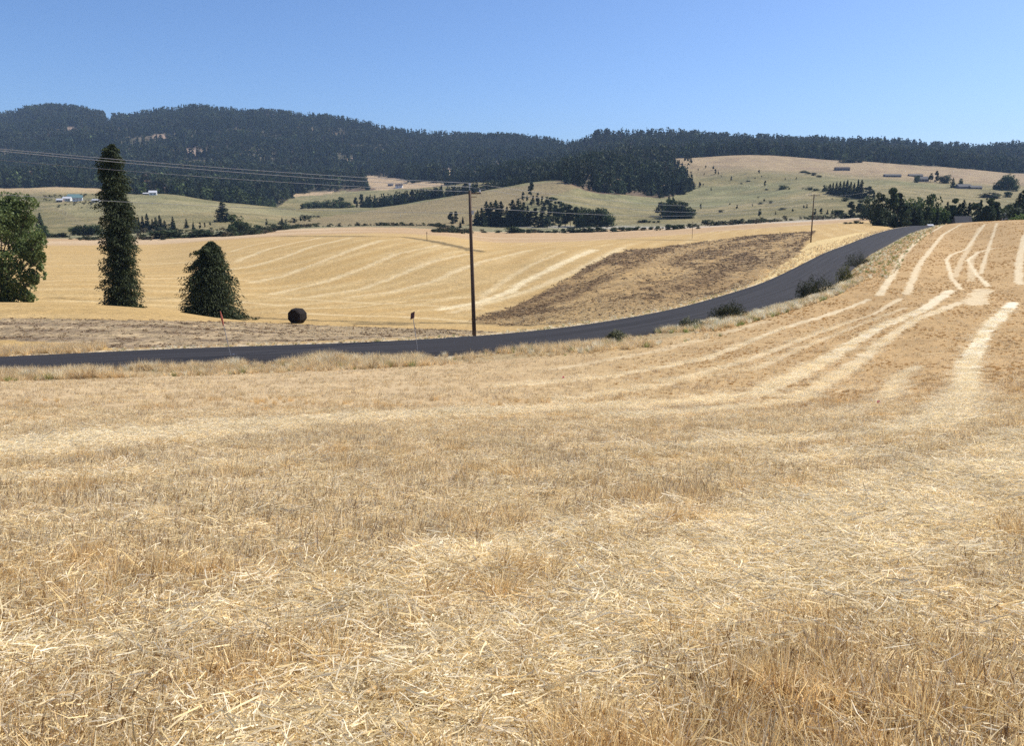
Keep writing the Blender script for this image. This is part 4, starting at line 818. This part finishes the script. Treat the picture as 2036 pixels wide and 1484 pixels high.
cluster('on the hedge line below the brown hill', 'bushes on the hedge line below the brown hill', [
 ('s',1016,463,8),('s',1026,463,14,1.1),('s',1036,463,10),('s',1062,462,7),('s',1078,463,8),('s',1090,463,8),('s',1104,463,8),('s',1120,463,7),('s',1140,463,9),('s',1150,463,9),('s',1166,462,10),('s',1178,462,12),('s',1190,461,9),('s',1200,461,8),('s',1222,461,7),('s',1236,460,9),('s',1250,459,9),('s',1264,458,8),('s',1280,458,9),('s',1294,457,9),('s',1308,456,8),
 ('s',866,462,6),('s',880,462,7),('s',894,462,6),('s',908,463,6),('s',930,463,6),('s',964,463,6),('s',990,463,6)], 480, 700)
cluster('on the low bank right of the wood', 'bushes on the bank right of the wood', [('s',1282,443,8),('s',1291,443,7),('s',1300,443,7),('s',1309,443,6),('s',1328,457,9),('s',1340,456,9),('s',1352,455,9),('s',1388,455,5),('s',1406,446,10,1.3),('s',1414,445,7)], 560, 900)
cluster('in the round thicket on the green slope', 'trees of the round thicket', [('b',1316,430,28,1.1),('b',1327,433,36,1.1),('b',1340,434,36,1.1),('b',1352,434,32,1.2),('b',1364,434,26,1.2),('b',1374,434,18,1.3),('c',1330,404,14),('c',1338,402,12)], 640, 1300)
cluster('scattered over the long green slope', 'small trees dotted over the green slope', [
 ('p',1403,335,6),('p',1418,338,8),('p',1422,346,9),('p',1428,347,6),('p',1400,348,5),('p',1388,340,5),('p',1391,374,11),('p',1398,370,5),('p',1414,379,6),('p',1393,416,10),('p',1509,345,7),('p',1514,354,5),('p',1521,370,10),('p',1501,357,5),('p',1465,415,8),('p',1507,395,5),('p',1519,402,7),('p',1496,410,5),('p',1510,433,16),
 ('p',1542,427,7),('p',1576,422,7),('p',1454,359,8),('p',1561,358,5),('p',1583,358,6),('p',1598,415,7),('p',1604,414,8),('p',1451,408,5),('p',1350,326,8),('p',1356,330,7),('p',1367,337,6),('p',1348,352,6),('p',1355,335,5),('p',1434,352,4)], 640, 2600)
cluster('low on the long green slope', 'low bushes dotted over the green slope', [('s',1557,376,7),('s',1569,377,5),('s',1474,366,4),('s',1488,361,4),('s',1524,378,4),('s',1532,404,4),('s',1512,406,4),('s',1555,417,5),('s',1434,422,4),('s',1597,376,4),('s',1610,378,5),('s',1622,379,6),('s',1680,400,6),('s',1684,340+58,4),('s',1655,396,4)], 640, 2600)
cluster('at the lower corner of the dark wood', 'trees straying from the dark wood', [('c',1363,381,26),('c',1372,379,20),('c',1379,376,14),('c',1354,386,26),('c',1341,330,18),('c',1347,333,14),('c',1335,347,18),('c',1328,350,20),('c',1330,338,16),('p',1344,360,8),('c',1338,378,26)], 700, 2600)
cluster('in the dense row on the right slope', 'conifers of the dense row', [('c',1649,385,18),('c',1655,387,22,.9),('c',1662,388,24,.9),('c',1669,389,26,.9),('c',1676,390,28,.9),('c',1683,391,30,.9),('c',1690,392,28,.9),('c',1697,393,27,.9),('c',1704,394,34,.9),('c',1711,395,34,.9),('p',1720,396,22,1.2),('p',1728,397,24,1.3),('p',1735,398,18,1.2),('b',1640,380,12)], 640, 1700)
cluster('along the fence line under the slope', 'trees on the fence line', [('p',1620,428,12),('p',1632,427,12),('c',1645,426,9),('c',1655,426,10),('p',1690,434,30,1.2),('p',1710,431,30,1.2),('s',1668,428,8),('s',1678,428,7),('s',1662,428,6)], 560, 900)
cluster('in the grove by the road crest', 'trees of the grove by the road crest', [
 ('c',1745,452,44,1.3,392),('b',1741,440,58,.8,430),('b',1726,412,22,1,560),('p',1770,440,62,.75,430),('p',1783,442,54,.8,440),('b',1806,440,48,1.2,450),('p',1796,446,36,1,400),('c',1815,450,36,1,395),('p',1802,450,30,1,392),('g',1831,446,42,.7,410),('b',1854,446,62,.62,420),('p',1842,450,36,.8,400),
 ('c',1826,450,34,.8,394),('c',1862,448,34,.8,400),('g',1870,446,34,.8,410),('c',1880,446,42,.8,410),('p',1893,446,48,.8,415),('c',1904,446,38,.8,410),('c',1912,446,46,.9,420),('c',1924,444,38,.8,420),('p',1936,443,38,.9,410),('c',1946,443,42,.8,425),('p',1962,442,44,.9,410),('p',1974,441,36,1,415),
 ('b',1986,440,32,1.2,430),('b',1996,440,28,1.2,440),('b',1760,446,34,1,410),('b',2026,440,30,1.2,380),('c',2022,440,52,.8,415),('c',2034,440,70,.75,420),('c',2016,440,38,.8,400),('c',2046,440,76,.8,430),('b',2012,430,26,1.3,480),('g',2030,446,22,1.3,350),('b',1778,448,24,1.2,400)])
cluster('by the bales field left of the grove', 'bushes left of the grove', [('s',1681,447,6),('s',1690,447,6),('s',1702,446,6),('s',1712,446,5)], 430, 700)
cluster('near houses on the right slope', 'trees by the houses on the right slope', [('b',1823,363,14),('p',1850,362,16),('p',1861,362,20),('b',1872,364,14,1.2),('b',1882,364,17,1.2),('c',1894,373,18,.8),('b',1909,367,12),('b',1980,376,14),('b',1990,377,20,1.2),('b',2000,377,29,1.3),('b',2011,378,22,1.2),('b',2020,380,12),
 ('s',1966,392,8,1.6),('s',1978,394,8,1.6),('s',2004,392,9,1.4),('s',1600,343,7,1.4),('s',1608,346,8,1.4),('s',1618,349,7,1.3),('s',1627,352,7,1.3),('s',1686,323,6,1.8),('s',1698,323,6,1.8),('s',1709,323,6,1.8),('p',1751,324,12),('p',1757,326,12),('p',1764,325,8)], 640, 2600)
cluster('along the creek on the left', 'trees and bushes along the left creek', [
 ('c',82,462,36,.85),('b',88,470,22),('s',100,472,8),('s',112,472,8),('s',124,472,9),('b',146,468,16,1.3),('b',156,468,20,1.2),('b',168,468,21,1.2),('b',180,468,21,1.2),('b',192,468,22,1.1),
 ('c',262,458,34,.9),('c',270,458,26),('c',277,457,24),('c',285,457,26),('c',294,457,30,.9),('c',304,457,20),('c',311,457,24),('c',319,458,28,1),('c',328,457,18),('c',345,460,27,1),('p',338,462,16),('c',371,454,18,.8),('c',385,456,14,.8),('p',398,455,12),('p',407,452,9),('p',418,450,9),
 ('c',444,441,38,1.3),('b',472,465,38,1.1),('b',484,466,24,1.2),('b',462,466,18,1.1),('b',495,463,20,1.1),('s',512,458,12),('p',530,448,12),('s',540,455,10),('c',561,447,13),('s',552,456,9),('s',568,452,7),('p',586,444,9),('p',598,442,10),('p',606,441,12),('s',616,440,6)], 480, 900)
cluster('along the far edge of the left field', 'bushes along the far field edge', [('s',u, v, h, 1.4) for u, v, h in ((324,477,14),(334,477,15),(346,476,13),(358,475,12),(370,475,13),(382,475,11),(394,474,12),(406,474,11),(418,473,11),(430,472,11),(442,472,11),(454,471,10),(466,470,10),(478,469,9),(140,476,5),(160,476,6),(180,476,5))], 440, 640)
for u, v in ((620,451),): pass
cluster('behind the left green hill in the hollow', 'leafy trees in the hollow behind the green hill', [('b',604,426,22,1.2,1130),('b',616,427,26,1.2,1140),('b',628,428,30,1.2,1130),('b',640,430,30,1.2,1130),('b',652,430,34,1.2,1140),('b',664,430,34,1.2,1130),('b',676,427,36,1.2,1150),('g',693,420,20,1.2,1140),('p',708,420,26,1.1,1150),('b',684,424,24,1.2,1125),('p',720,418,30,1.1,1160),('g',702,420,13,1.4,1130)])
# dark belt of trees just behind the crest of the brown hill: one mass
un = []
for _ in range(520):
    u = 724+(1128-724)*rng.random(); y = 1135+120*rng.random(); t = (u-CU)/F/(cp+.03); un.append((t*y, y))
un = np.array(un); n_ = len(un); sz = 12+8*rng.random(n_)*np.interp(un[:, 0]/un[:, 1], [-.18,-.08,.0,.07], [1,1,.75,.5])
scatter('wood', np.c_[un, height(un[:, 0], un[:, 1])+EZ-.3], np.c_[np.zeros((n_, 2)), rng.random(n_)*6.28], np.stack([sz*1.2, sz*1.2, sz], 1), rng.integers(0, 8, n_), fprot, label='belt of dark trees just behind the brown hill crest', cat='wood')
# broken hedges of low scrub: along the creek, the hedge line and the foot of the brown hill
hx = []
for pts, wd_, n_h in (([(96,474),(200,476),(330,476),(470,470),(560,456)], 9, 700), ([(200,466),(262,460),(340,464),(420,462),(520,458)], 16, 380), ([(500,464),(600,452),(720,449),(860,449),(900,456)], 3.5, 420), ([(860,462),(1000,463),(1130,463),(1260,459),(1370,455)], 5, 520), ([(1370,452),(1500,443),(1600,438),(1735,432)], 6, 420), ([(1400,444),(1560,437),(1700,430)], 12, 200),
                       ([(560,447),(600,436),(625,430)], 12, 120), ([(66,400),(100,403),(200,405)], 16, 110), ([(84,392),(140,390),(200,392)], 20, 90), ([(1290,442),(1230,448),(1180,452)], 5, 60), ([(1130,408),(1180,440),(1215,452)], 8, 60)):
    P_ = np.array(ground_line(pts, dmin=440, dmax=2600)); sg_ = np.concatenate([[0], np.cumsum(np.hypot(*np.diff(P_, axis=0).T))]); q = rng.random(n_h)*sg_[-1]
    hx.append(np.c_[np.interp(q, sg_, P_[:, 0])+rng.normal(size=n_h)*wd_*.5, np.interp(q, sg_, P_[:, 1])+rng.normal(size=n_h)*wd_])
hx = np.concatenate(hx); kq = fbm(hx[:, 0]*.035, hx[:, 1]*.035, 99, 3); hx = hx[kq > .40+.1*rng.random(len(hx))]; n_ = len(hx); s = .7+2.6*rng.random(n_)**2.2
bp_ = [proto('a_scrub_%d' % k, *(lambda r: (r[0], r[1], M['ftree'], r[2]))(broad(140, 470+k, .62, ((.030,.042,.020), (.085,.095,.042)), .2, -.1, 10))) for k in range(3)] + [proto('b_scrub', *(lambda r: (r[0], r[1], M['ftree'], r[2]))(broad(120, 480, .62, ((.09,.075,.04), (.16,.13,.07)), .2, -.1, 10)))]
scatter('hedge', np.c_[hx, height(hx[:, 0], hx[:, 1])+EZ-.1], np.c_[np.zeros((n_, 2)), rng.random(n_)*6.28], np.stack([s*1.7, s*1.7, s], 1), rng.integers(0, 4, n_), bp_, label='broken hedges of low scrub along creek and field edges', cat='hedge')
print('trees', len(bpy.data.objects), time.time()-T0)
# ------------------------------------------------------------------ roadside shrubs
def shrub(u, v, wpx, hpx, y, label, seed, cols, leafy=1500, grass=0, name='shrub', cat='bush'):
    g = np.random.default_rng(seed); w0 = to_world(u, v, y); gz = float(height(w0[0], y))+EZ; m_ = mpp(y, v); W_, H_ = wpx*m_, hpx*m_
    o = empty(name, (float(w0[0]), y, gz), label=label, cat=cat, group='bushes along the near road verge')
    n = int(leafy*2.6); a = g.random(n)*6.28; r = np.sqrt(g.random(n)); hh = g.random(n)**.8*np.sqrt(np.clip(1-r**2*.75, 0, 1))*(.65+.5*vnoise(a*1.3, r*2, seed)); rn_ = .55+.9*vnoise(a*1.6+seed, a*0+seed, seed); hh = hh*(.55+.9*vnoise(np.cos(a)*r*3+seed, np.sin(a)*r*3, seed+1)); P = np.stack([np.cos(a)*r*rn_*W_/2, np.sin(a)*r*rn_*W_/2.4, hh*H_], 1)
    V, Q = cards(P, .15*(.5+g.random(n)), None, .5, 1, g); k = g.random(n)[:, None]; c = np.array(cols[0])*(1-k)+np.array(cols[1])*k
    mesh_obj('foliage', V, Q, M['shrub'], o, col=np.repeat(c, 4, axis=0))
    n = 90; a = g.random(n)*6.28; r = np.sqrt(g.random(n)); base = np.stack([np.cos(a)*r*W_*.2, np.sin(a)*r*W_*.2, 0*a], 1); d = np.stack([np.cos(a)*r*.9*W_/H_*.6, np.sin(a)*r*.7, 1+0*a], 1)
    V, Q, c = strands(n, base, d, H_*(.6+.5*g.random(n)), .018+0*a, g.normal(size=(n, 3))*.08, np.tile(np.array([(.11,.085,.045)]), (n, 1)), g); mesh_obj('stem', V, Q, M['shrub'], o, col=c)
    return o
def on_verge(u, off): # depth of a place on the camera side of the road under image column u
    k = int(np.argmin(np.abs((RFX+nx*(RW+off))/(RFY+ny*(RW+off)) - (u-CU)/F/(cp-.02)))); return float((RFY+ny*(RW+off))[k])
DK = ((.028,.032,.013), (.085,.090,.038))
shrub(1447, 628, 62, 36, on_verge(1447, 1.2), 'dark twiggy bush, farther left of the two by the road edge', 501, DK, 1500)
shrub(1617, 600, 80, 42, on_verge(1590, 1.5), 'wide dark bush beside the road below the crest field', 502, DK, 2400)
shrub(1678, 590, 34, 34, on_verge(1650, 2.5), 'olive green bush next to the wide dark bush', 503, ((.07,.08,.02), (.16,.16,.04)), 900)
shrub(1706, 548, 46, 26, on_verge(1690, 2.0), 'dark bush uphill from the olive bush', 504, DK, 1200)
shrub(1222, 694, 46, 22, on_verge(1222, 1.5), 'grey green weed clump at the road edge below the ploughed slope', 506, ((.08,.09,.04), (.20,.20,.11)), 800)
shrub(1376, 662, 66, 20, on_verge(1376, 2.5), 'pale green weed clump left of the dark twiggy bush', 507, ((.08,.09,.04), (.28,.27,.17)), 1100)

# ------------------------------------------------------------------ the dark round bale
bx_, by_, bz_ = hit(592, 643, 90, 140)
o = empty('hay_bale', (bx_, by_, bz_), math.radians(-24), label='dark weathered round bale standing alone at the field edge', cat='bale')
R_, Lb = .96, 1.55; V, Fb = [], []; sg = 8; g = np.random.default_rng(9)
for k, (yy_, rr_) in enumerate(((-Lb/2, .90), (-Lb/2+.12, 1.0), (-Lb/6, 1.02), (Lb/6, 1.01), (Lb/2-.12, 1.0), (Lb/2, .9))):
    for s in range(sg):
        a = 2*math.pi*(s+.5)/sg; q = R_*rr_*(1.06-.05*(s % 2)+.03*g.normal()); zz = math.sin(a)*q
        V.append((math.cos(a)*q, yy_, max(zz, -.96*R_)+.96*R_))
for k in range(5):
    for s in range(sg): Fb.append((k*sg+s, (k+1)*sg+s, (k+1)*sg+(s+1)%sg, k*sg+(s+1)%sg))
mesh_obj('wrap', V, Fb, M['bale'], o)
for sy in (-1, 1):
    V = [(0, sy*(Lb/2+.02), .96*R_)]+[(math.cos(2*math.pi*(s+.5)/sg)*R_*.92, sy*(Lb/2), max(math.sin(2*math.pi*(s+.5)/sg)*R_*.92, -.96*R_)+.96*R_) for s in range(sg)]
    mesh_obj('end_face', V, [(0, 1+s, 1+(s+1)%sg)[::sy] for s in range(sg)], M['balef'], o)

# ------------------------------------------------------------------ power line
def utility_pole(x, y, z, H, label, arm_rz, kind, group='wooden utility poles of the power line'):
    o = empty('utility_pole', (x, y, z), label=label, cat='utility pole', group=group); b = MB()
    b.tube([(0,0,-.3),(0,0,H*.35),(-.02,0,H*.7),(0,0,H)], [.08]*4 if kind == 'small' else [.19,.17,.145,.12], 12); b.build('pole', M['wood'], o, True)
    ca, sa = math.cos(arm_rz), math.sin(arm_rz)
    if kind == 'pin':
        b = MB(); b.tube([(0,0,H-.1),(0,0,H+.45)], [.035,.03], 6); b.build('ridge_pin', M['metal'], o)
        b = MB(); b.tube([(0,0,H+.42),(0,0,H+.5),(0,0,H+.56),(0,0,H+.66)], [.05,.10,.07,.06], 8); b.build('insulator', M['ceramic'], o)
        b = MB(); b.box((.45*ca, .45*sa, H-.25), (1.25, .10, .12), arm_rz); b.box((.25*ca+.08*sa, .25*sa-.08*ca, H-.55), (.75, .04, .06), arm_rz); b.build('bracket', M['wood'], o)
        b = MB(); b.tube([(1.0*ca,1.0*sa,H-.19),(1.0*ca,1.0*sa,H-.08),(1.0*ca,1.0*sa,H+.08)], [.04,.09,.05], 8); b.build('insulator', M['ceramic'], o)
        b = MB(); b.box((.2, -.02, H-1.9), (.22, .16, .34)); b.build('cable_clamp', M['metal'], o)
        b = MB(); b.box((.17, 0, H*.5), (.03, .05, H*.9)); b.build('ground_wire_guard', M['metal'], o) if False else None
    elif kind == 'arm':
        b = MB(); b.box((0, 0, H-.35), (3.1, .11, .13), arm_rz); b.build('crossarm', M['wood'], o)
        for s in (-1, 1):
            b = MB(); b.tube([(s*.05*ca, s*.05*sa, H-1.0), (s*.75*ca, s*.75*sa, H-.42)], [.03, .03], 6); b.build('brace', M['metal'], o)
        for s in (-1.4, -.7, 1.4):
            b = MB(); b.tube([(s*ca, s*sa, H-.29),(s*ca, s*sa, H-.15),(s*ca, s*sa, H-.02)], [.04,.09,.05], 8); b.build('insulator', M['ceramic'], o)
    else:
        b = MB(); b.box((0, 0, H-.3), (.5, .08, .10), arm_rz); b.build('crossarm', M['wood'], o)
    return o
x1, y1, z1 = hit(943, 669, 60, 100)
ptop = lambda u, v, y: float(to_world(u, v, y)[2])
H1 = ptop(933, 379, y1)-z1
p1 = utility_pole(x1, y1, z1, H1, 'tall wooden utility pole beside the road in the middle', math.radians(30), 'pin'); p1.rotation_euler = (0, math.radians(-1.2), 0)
x2, y2, z2 = hit(1612, 482, 150, 320); H2 = ptop(1610, 386, y2)-z2
p2 = utility_pole(x2, y2, z2, H2, 'wooden utility pole with crossarm near the road crest', math.radians(-8), 'arm'); p2.rotation_euler = (0, math.radians(-.3), 0)
x3, y3, z3 = hit(1376, 475, 240, 360); utility_pole(x3, y3, z3, ptop(1376, 441, y3)-z3, 'small far utility pole on the brow above the ploughed slope', .3, 'small')
x4, y4, z4 = hit(849, 480, 240, 420); utility_pole(x4, y4, z4, ptop(849, 461, y4)-z4, 'tiny far pole on the brow left of the tall pole', .2, 'small')
x0, y0 = -60.0, 35.0; z0 = float(height(x0, y0))+EZ; H0 = 14.6
utility_pole(x0, y0, z0, H0, 'wooden utility pole left of the view, carrying the lines', math.radians(35), 'pin')
def wire(a, b, sag, label, r=.02, group='lines of the power line'):
    a, b = Vector(a), Vector(b); P = [a.lerp(b, k/24) - Vector((0, 0, 4*sag*(k/24)*(1-k/24))) for k in range(25)]
    m_ = MB(); m_.tube(P, [r]*25, 5); w_ = m_.build('power_line', M['wire'], None, True); return tag(w_, label, 'power line', group)
tw = lambda u, v, y: Vector(tuple(map(float, to_world(u, v, y))))
ends = [((933,364,y1), 296, .8, 'top line between the tall pole and the left edge'), ((938,372,y1-.3), 300, .9, 'second line from the top left of the tall pole'), ((934,381,y1+.2), 318, .9, 'third line from the top left of the tall pole'), ((936,424,y1), 387, .9, 'lowest line left of the tall pole')]
for (pu, pv, py), v0, sag, lab in ends:
    a = tw(pu, pv, py); t, s = ray(0, v0)
    # where the span crosses the picture's left edge: solve along pole-to-pole line, then lift the far end so that it passes there
    k = (float(t)*a.y - a.x)/((x0-a.x) - float(t)*(y0-a.y)); yk = a.y+(y0-a.y)*k; zk = float(s)*yk+EZ
    zend = (zk + 4*sag*k*(1-k) - a.z*(1-k))/k; wire(a, (x0, y0, zend), sag, lab, .018 if v0 < 310 else .014); print('pole0 wire z', zend, 'top', z0+H0)
top2 = z2+H2
for (pu, pv), s_, dz, sag, lab in [((934,364), -1.4, -.02, 2.6, 'top line sagging from the tall pole to the crossarm pole'), ((939,373), -.7, -.02, 3.4, 'middle line sagging from the tall pole to the crossarm pole'), ((936,412), 1.4, -1.6, 2.2, 'lowest line sagging from the tall pole to the crossarm pole')]:
    wire(tw(pu, pv, y1), (x2+s_*math.cos(-.14), y2+s_*math.sin(-.14), top2+dz), sag, lab, .014)
# beyond the crest the line runs on over the hill
wire((x2-1.4, y2+.2, top2), (x2+75, y2+125, top2+5), 2.0, 'line running on from the crossarm pole over the crest', .018)
# ------------------------------------------------------------------ sign, marker post, survey flags
sx_, sy_, sz_ = hit(832, 706, 50, 70); zt = ptop(820, 628, sy_)
o = empty('road_sign', (sx_, sy_, sz_), label='small diamond road sign seen from behind on a thin post', cat='road sign'); hh = zt-sz_; tx_ = float(to_world(821, 634, sy_)[0])-sx_
b = MB(); b.tube([(0,0,-.2),(tx_*.5,0,hh*.5),(tx_,0,hh)], [.03,.03,.028], 6); b.build('post', M['metal'], o)
cx_, cz_ = tx_-.02, hh+.02; Rs = .42; n_ = 3; dirx = Vector((.52, -.85, 0)); V = []
for s in (-.012, .012):
    for a in (0, 90, 180, 270):
        p = dirx*(Rs*math.cos(math.radians(a)))+Vector((0, 0, Rs*math.sin(math.radians(a)))); V.append((cx_+p.x+s*.85-(-.19 if a == 270 else .12 if a == 90 else 0)*0, p.y+s*.52, cz_+p.z))
# the plate has come loose and hangs askew
ang = math.radians(38); V = [(cx_+(x-cx_)*math.cos(ang)+(z-cz_)*math.sin(ang)*.7, y, cz_-(x-cx_)*math.sin(ang)+(z-cz_)*math.cos(ang)) for x, y, z in V]
mesh_obj('sign_plate', V, [(0,1,2,3),(7,6,5,4),(0,4,5,1),(1,5,6,2),(2,6,7,3),(3,7,4,0)], M['red'], o)
mx_, my_, mz_ = hit(461, 715, 50, 66); hm = ptop(438, 619, my_)-mz_; dx_ = float(to_world(438, 619, my_)[0])-mx_
o = empty('marker_post', (mx_, my_, mz_), label='thin leaning marker post with a rusty plate at its top', cat='marker post')
b = MB(); b.tube([(0,0,-.2),(dx_*.7,0,hm*.7),(dx_*.86,0,hm*.86)], [.028,.026,.024], 6); b.build('post', M['metal'], o)
b = MB(); e = Vector((dx_, 0, hm)); f = Vector((dx_*.74, 0, hm*.70)); b.tube([f, f.lerp(e, .5), e], [.05,.085,.03], 6); b.build('plate', M['orange'], o)
def pin_flag(u, v, dmax, label, mat, h=.75):
    x, y, z = hit(u, v+8, 5, dmax); H_ = ptop(u, v-3, y)-z; o = empty('pin_flag', (x, y, z), random.random()*1.0, label=label, cat='flag', group='survey pin flags')
    b = MB(); b.tube([(0,0,-.05),(0,0,H_)], [.005,.005], 5); b.build('staff', M['metal'], o)
    s = .11*max(1, y/45); V = [(0,0,H_),(s*.5,.02,H_-.01),(s,-.02,H_+.0),(s,-.02,H_-s*.75),(s*.5,.02,H_-s*.8),(0,0,H_-s*.78)]; V += [(a, b_+.004, c) for a, b_, c in V]
    mesh_obj('flag', V, [(0,1,4,5),(1,2,3,4),(11,10,7,6),(10,9,8,7),(0,6,7,1),(1,7,8,2),(2,8,9,3),(3,9,10,4),(4,10,11,5),(5,11,6,0)], M[mat], o)
pin_flag(622, 727, 60, 'pink pin flag in the verge grass left of the road sign', 'pink'); pin_flag(651, 708, 64, 'white pin flag near the road edge', 'whitef')
pin_flag(1118, 752, 60, 'pink pin flag out in the stubble below the curve', 'pink'); pin_flag(463, 706, 64, 'small white pin flag beside the marker post', 'whitef'); pin_flag(1743, 800, 50, 'pink pin flag beside the pale straw on the right', 'pink', .4)

# ------------------------------------------------------------------ farm buildings
def building(u, v, wpx, hpx, wall, roof, label, name='house', rz=0.0, depth=.7, rh=.45, win=3, dmin=640, dd=None, cat='house', gable='x', group=None):
    if dd: t, s = ray(u, v); y = dd; x = float(t)*y; z = float(height(x, y))+EZ; z = max(z, float(s)*y+EZ-.5) if False else z; H = ptop(u, v-hpx, y)-z
    else: x, y, z = hit(u, v, dmin, 2600); H = hpx*mpp(y, v)
    W_ = wpx*mpp(y, v); D = W_*depth if depth < 3 else depth; hw = H*(1-rh); o = empty(name, (x, y, z), rz, label=label, cat=cat, group=group)
    b = MB(); b.box((0, D/2, hw/2-.4), (W_, D, hw+.8)); b.build('wall', M[wall], o)
    ov = .5; V, Fc = [], []
    a, c = W_/2+ov, D/2+ov
    for dz in (0, .22):
        V += [(-a, D/2-c, hw-.12+dz), (a, D/2-c, hw-.12+dz), (a, D/2+c, hw-.12+dz), (-a, D/2+c, hw-.12+dz), (-a, D/2, H-.2+dz), (a, D/2, H-.2+dz)]
    Fc = [(6,7,11,10),(8,9,10,11),(0,4,5,1),(2,5,4,3),(0,1,7,6),(2,3,9,8),(0,6,10,4),(3,4,10,9),(1,5,11,7),(2,8,11,5)]
    mesh_obj('roof', V, Fc, M[roof], o)
    mesh_obj('gable_wall', [(-W_/2+.02, .02, hw-.1), (-W_/2+.02, D-.02, hw-.1), (-W_/2+.02, D/2, H-.35), (W_/2-.02, .02, hw-.1), (W_/2-.02, D-.02, hw-.1), (W_/2-.02, D/2, H-.35)], [(0,1,2),(3,5,4),(0,3,4,1),(0,2,5,3),(1,4,5,2)], M[wall], o)
    for k in range(win):
        xx_ = (-.5+(k+.5)/win)*W_*.9; b = MB(); b.box((xx_, -.03, hw*.52), (min(1.6, W_/win*.5), .08, min(1.3, hw*.4))); b.build('window', M['dark'], o)
    return o
fg = 'buildings of the left farmstead'
building(132, 400, 16, 9, 'white', 'roofw', 'small white farm building with a pale roof behind the left trees', dmin=900, group=fg)
building(144, 396, 22, 10, 'grey', 'roofgr', 'long blue green roofed barn of the left farmstead', 'barn', dmin=900, cat='barn', group=fg, win=2)
building(154, 400, 18, 12, 'white', 'roofgr', 'tall white farm shed beside the green roofed barn', 'barn', .4, dmin=900, cat='barn', group=fg)
building(118, 402, 12, 7, 'tan', 'roofw', 'tan farm shed left of the white one', 'shed', dmin=900, cat='shed', group=fg)
building(190, 402, 16, 6, 'white', 'roofw', 'low white shed right of the farmstead, behind the tall spruce', 'shed', dmin=900, cat='shed', group=fg)
building(304, 388, 14, 9, 'white', 'roofw', 'white house on the green hill under the forest', dmin=800, rz=.3, win=2); building(290, 387, 12, 4, 'grey', 'roofw', 'low grey shed next to the white hill house', 'shed', dmin=800, cat='shed', win=1)
building(176, 370, 8, 6, 'white', 'roofw', 'small white building at the forest foot on the left', 'shed', dmin=1100, cat='shed', win=1); building(111, 366, 14, 6, 'tan', 'roofg', 'low grey roofed house under the left forest', dmin=1200, win=2)
building(793, 374, 14, 8, 'white', 'roofb', 'brown roofed house on the clearing below the mountain', dmin=1200, win=2); building(776, 370, 10, 5, 'grey', 'roofg', 'grey shed beside the brown roofed clearing house', 'shed', dmin=1200, cat='shed', win=1)
building(818, 344, 6, 6, 'white', 'roofw', 'tiny white cabin at the edge of the upper clearing', 'cabin', dmin=1400, cat='cabin', win=1)
building(1676, 339, 28, 7, 'grey', 'roofb', 'long dark low building high on the right slope', 'barn', dmin=1000, cat='barn', depth=.35, win=6, rh=.4)
building(1776, 352, 32, 6, 'grey', 'roofg', 'leftmost long low grey building on the right slope', 'barn', dmin=1000, cat='barn', depth=.3, win=6, rh=.5); building(1822, 352, 28, 6, 'tan', 'roofg', 'tan long low building next to the grey ones', 'barn', .1, dmin=1000, cat='barn', depth=.3, win=5, rh=.5)
building(1836, 361, 22, 10, 'grey', 'roofg', 'grey roofed house among the slope trees', dmin=900, rh=.55)
building(1920, 375, 26, 9, 'grey', 'roofg', 'grey house with a broad roof right of the slope trees', dmin=900, rh=.6); building(1942, 376, 22, 7, 'tan', 'roofg', 'low tan house right of the broad roofed one', dmin=900, rh=.55)
building(1727, 315, 8, 5, 'white', 'roofw', 'tiny white building at the far forest edge', 'cabin', dmin=1500, cat='cabin', win=1)
building(1918, 444, 30, 14, 'tan', 'roofg', 'grey brown roofed house half hidden behind the field crest', dd=395, rh=.5, win=4)
building(2007, 440, 18, 16, 'white', 'roofg', 'white walled house peeping over the crest at the far right', dd=405, rh=.3, win=2); building(1850, 452, 8, 6, 'white', 'roofw', 'small white shed where the road goes over', 'shed', dd=385, rh=.3, win=1, cat='shed')

# ------------------------------------------------------------------ the air
HZ = True
if HZ:
    m, t = nodes('air'); pv = N(t, 'ShaderNodeVolumePrincipled'); pv.inputs['Color'].default_value = (.50, .70, 1.0, 1); pv.inputs['Density'].default_value = 5.5e-5; pv.inputs['Anisotropy'].default_value = 0.0
    o = N(t, 'ShaderNodeOutputMaterial'); t.links.new(pv.outputs[0], o.inputs['Volume'])
    zt = float(PV[:, 2].max()); zb = float(PV[:, 2].min())-1.0; xm = float(np.abs(PV[:, 0]).max())+20
    b = MB(); b.box((0, 5300/2-20, (zt+20+zb)/2), (xm*2, 5300, zt+20-zb)); hz = b.build('haze', m); tag(hz, kind='stuff', label='thin blue summer haze over the valley', cat='haze')
print('done', time.time()-T0)
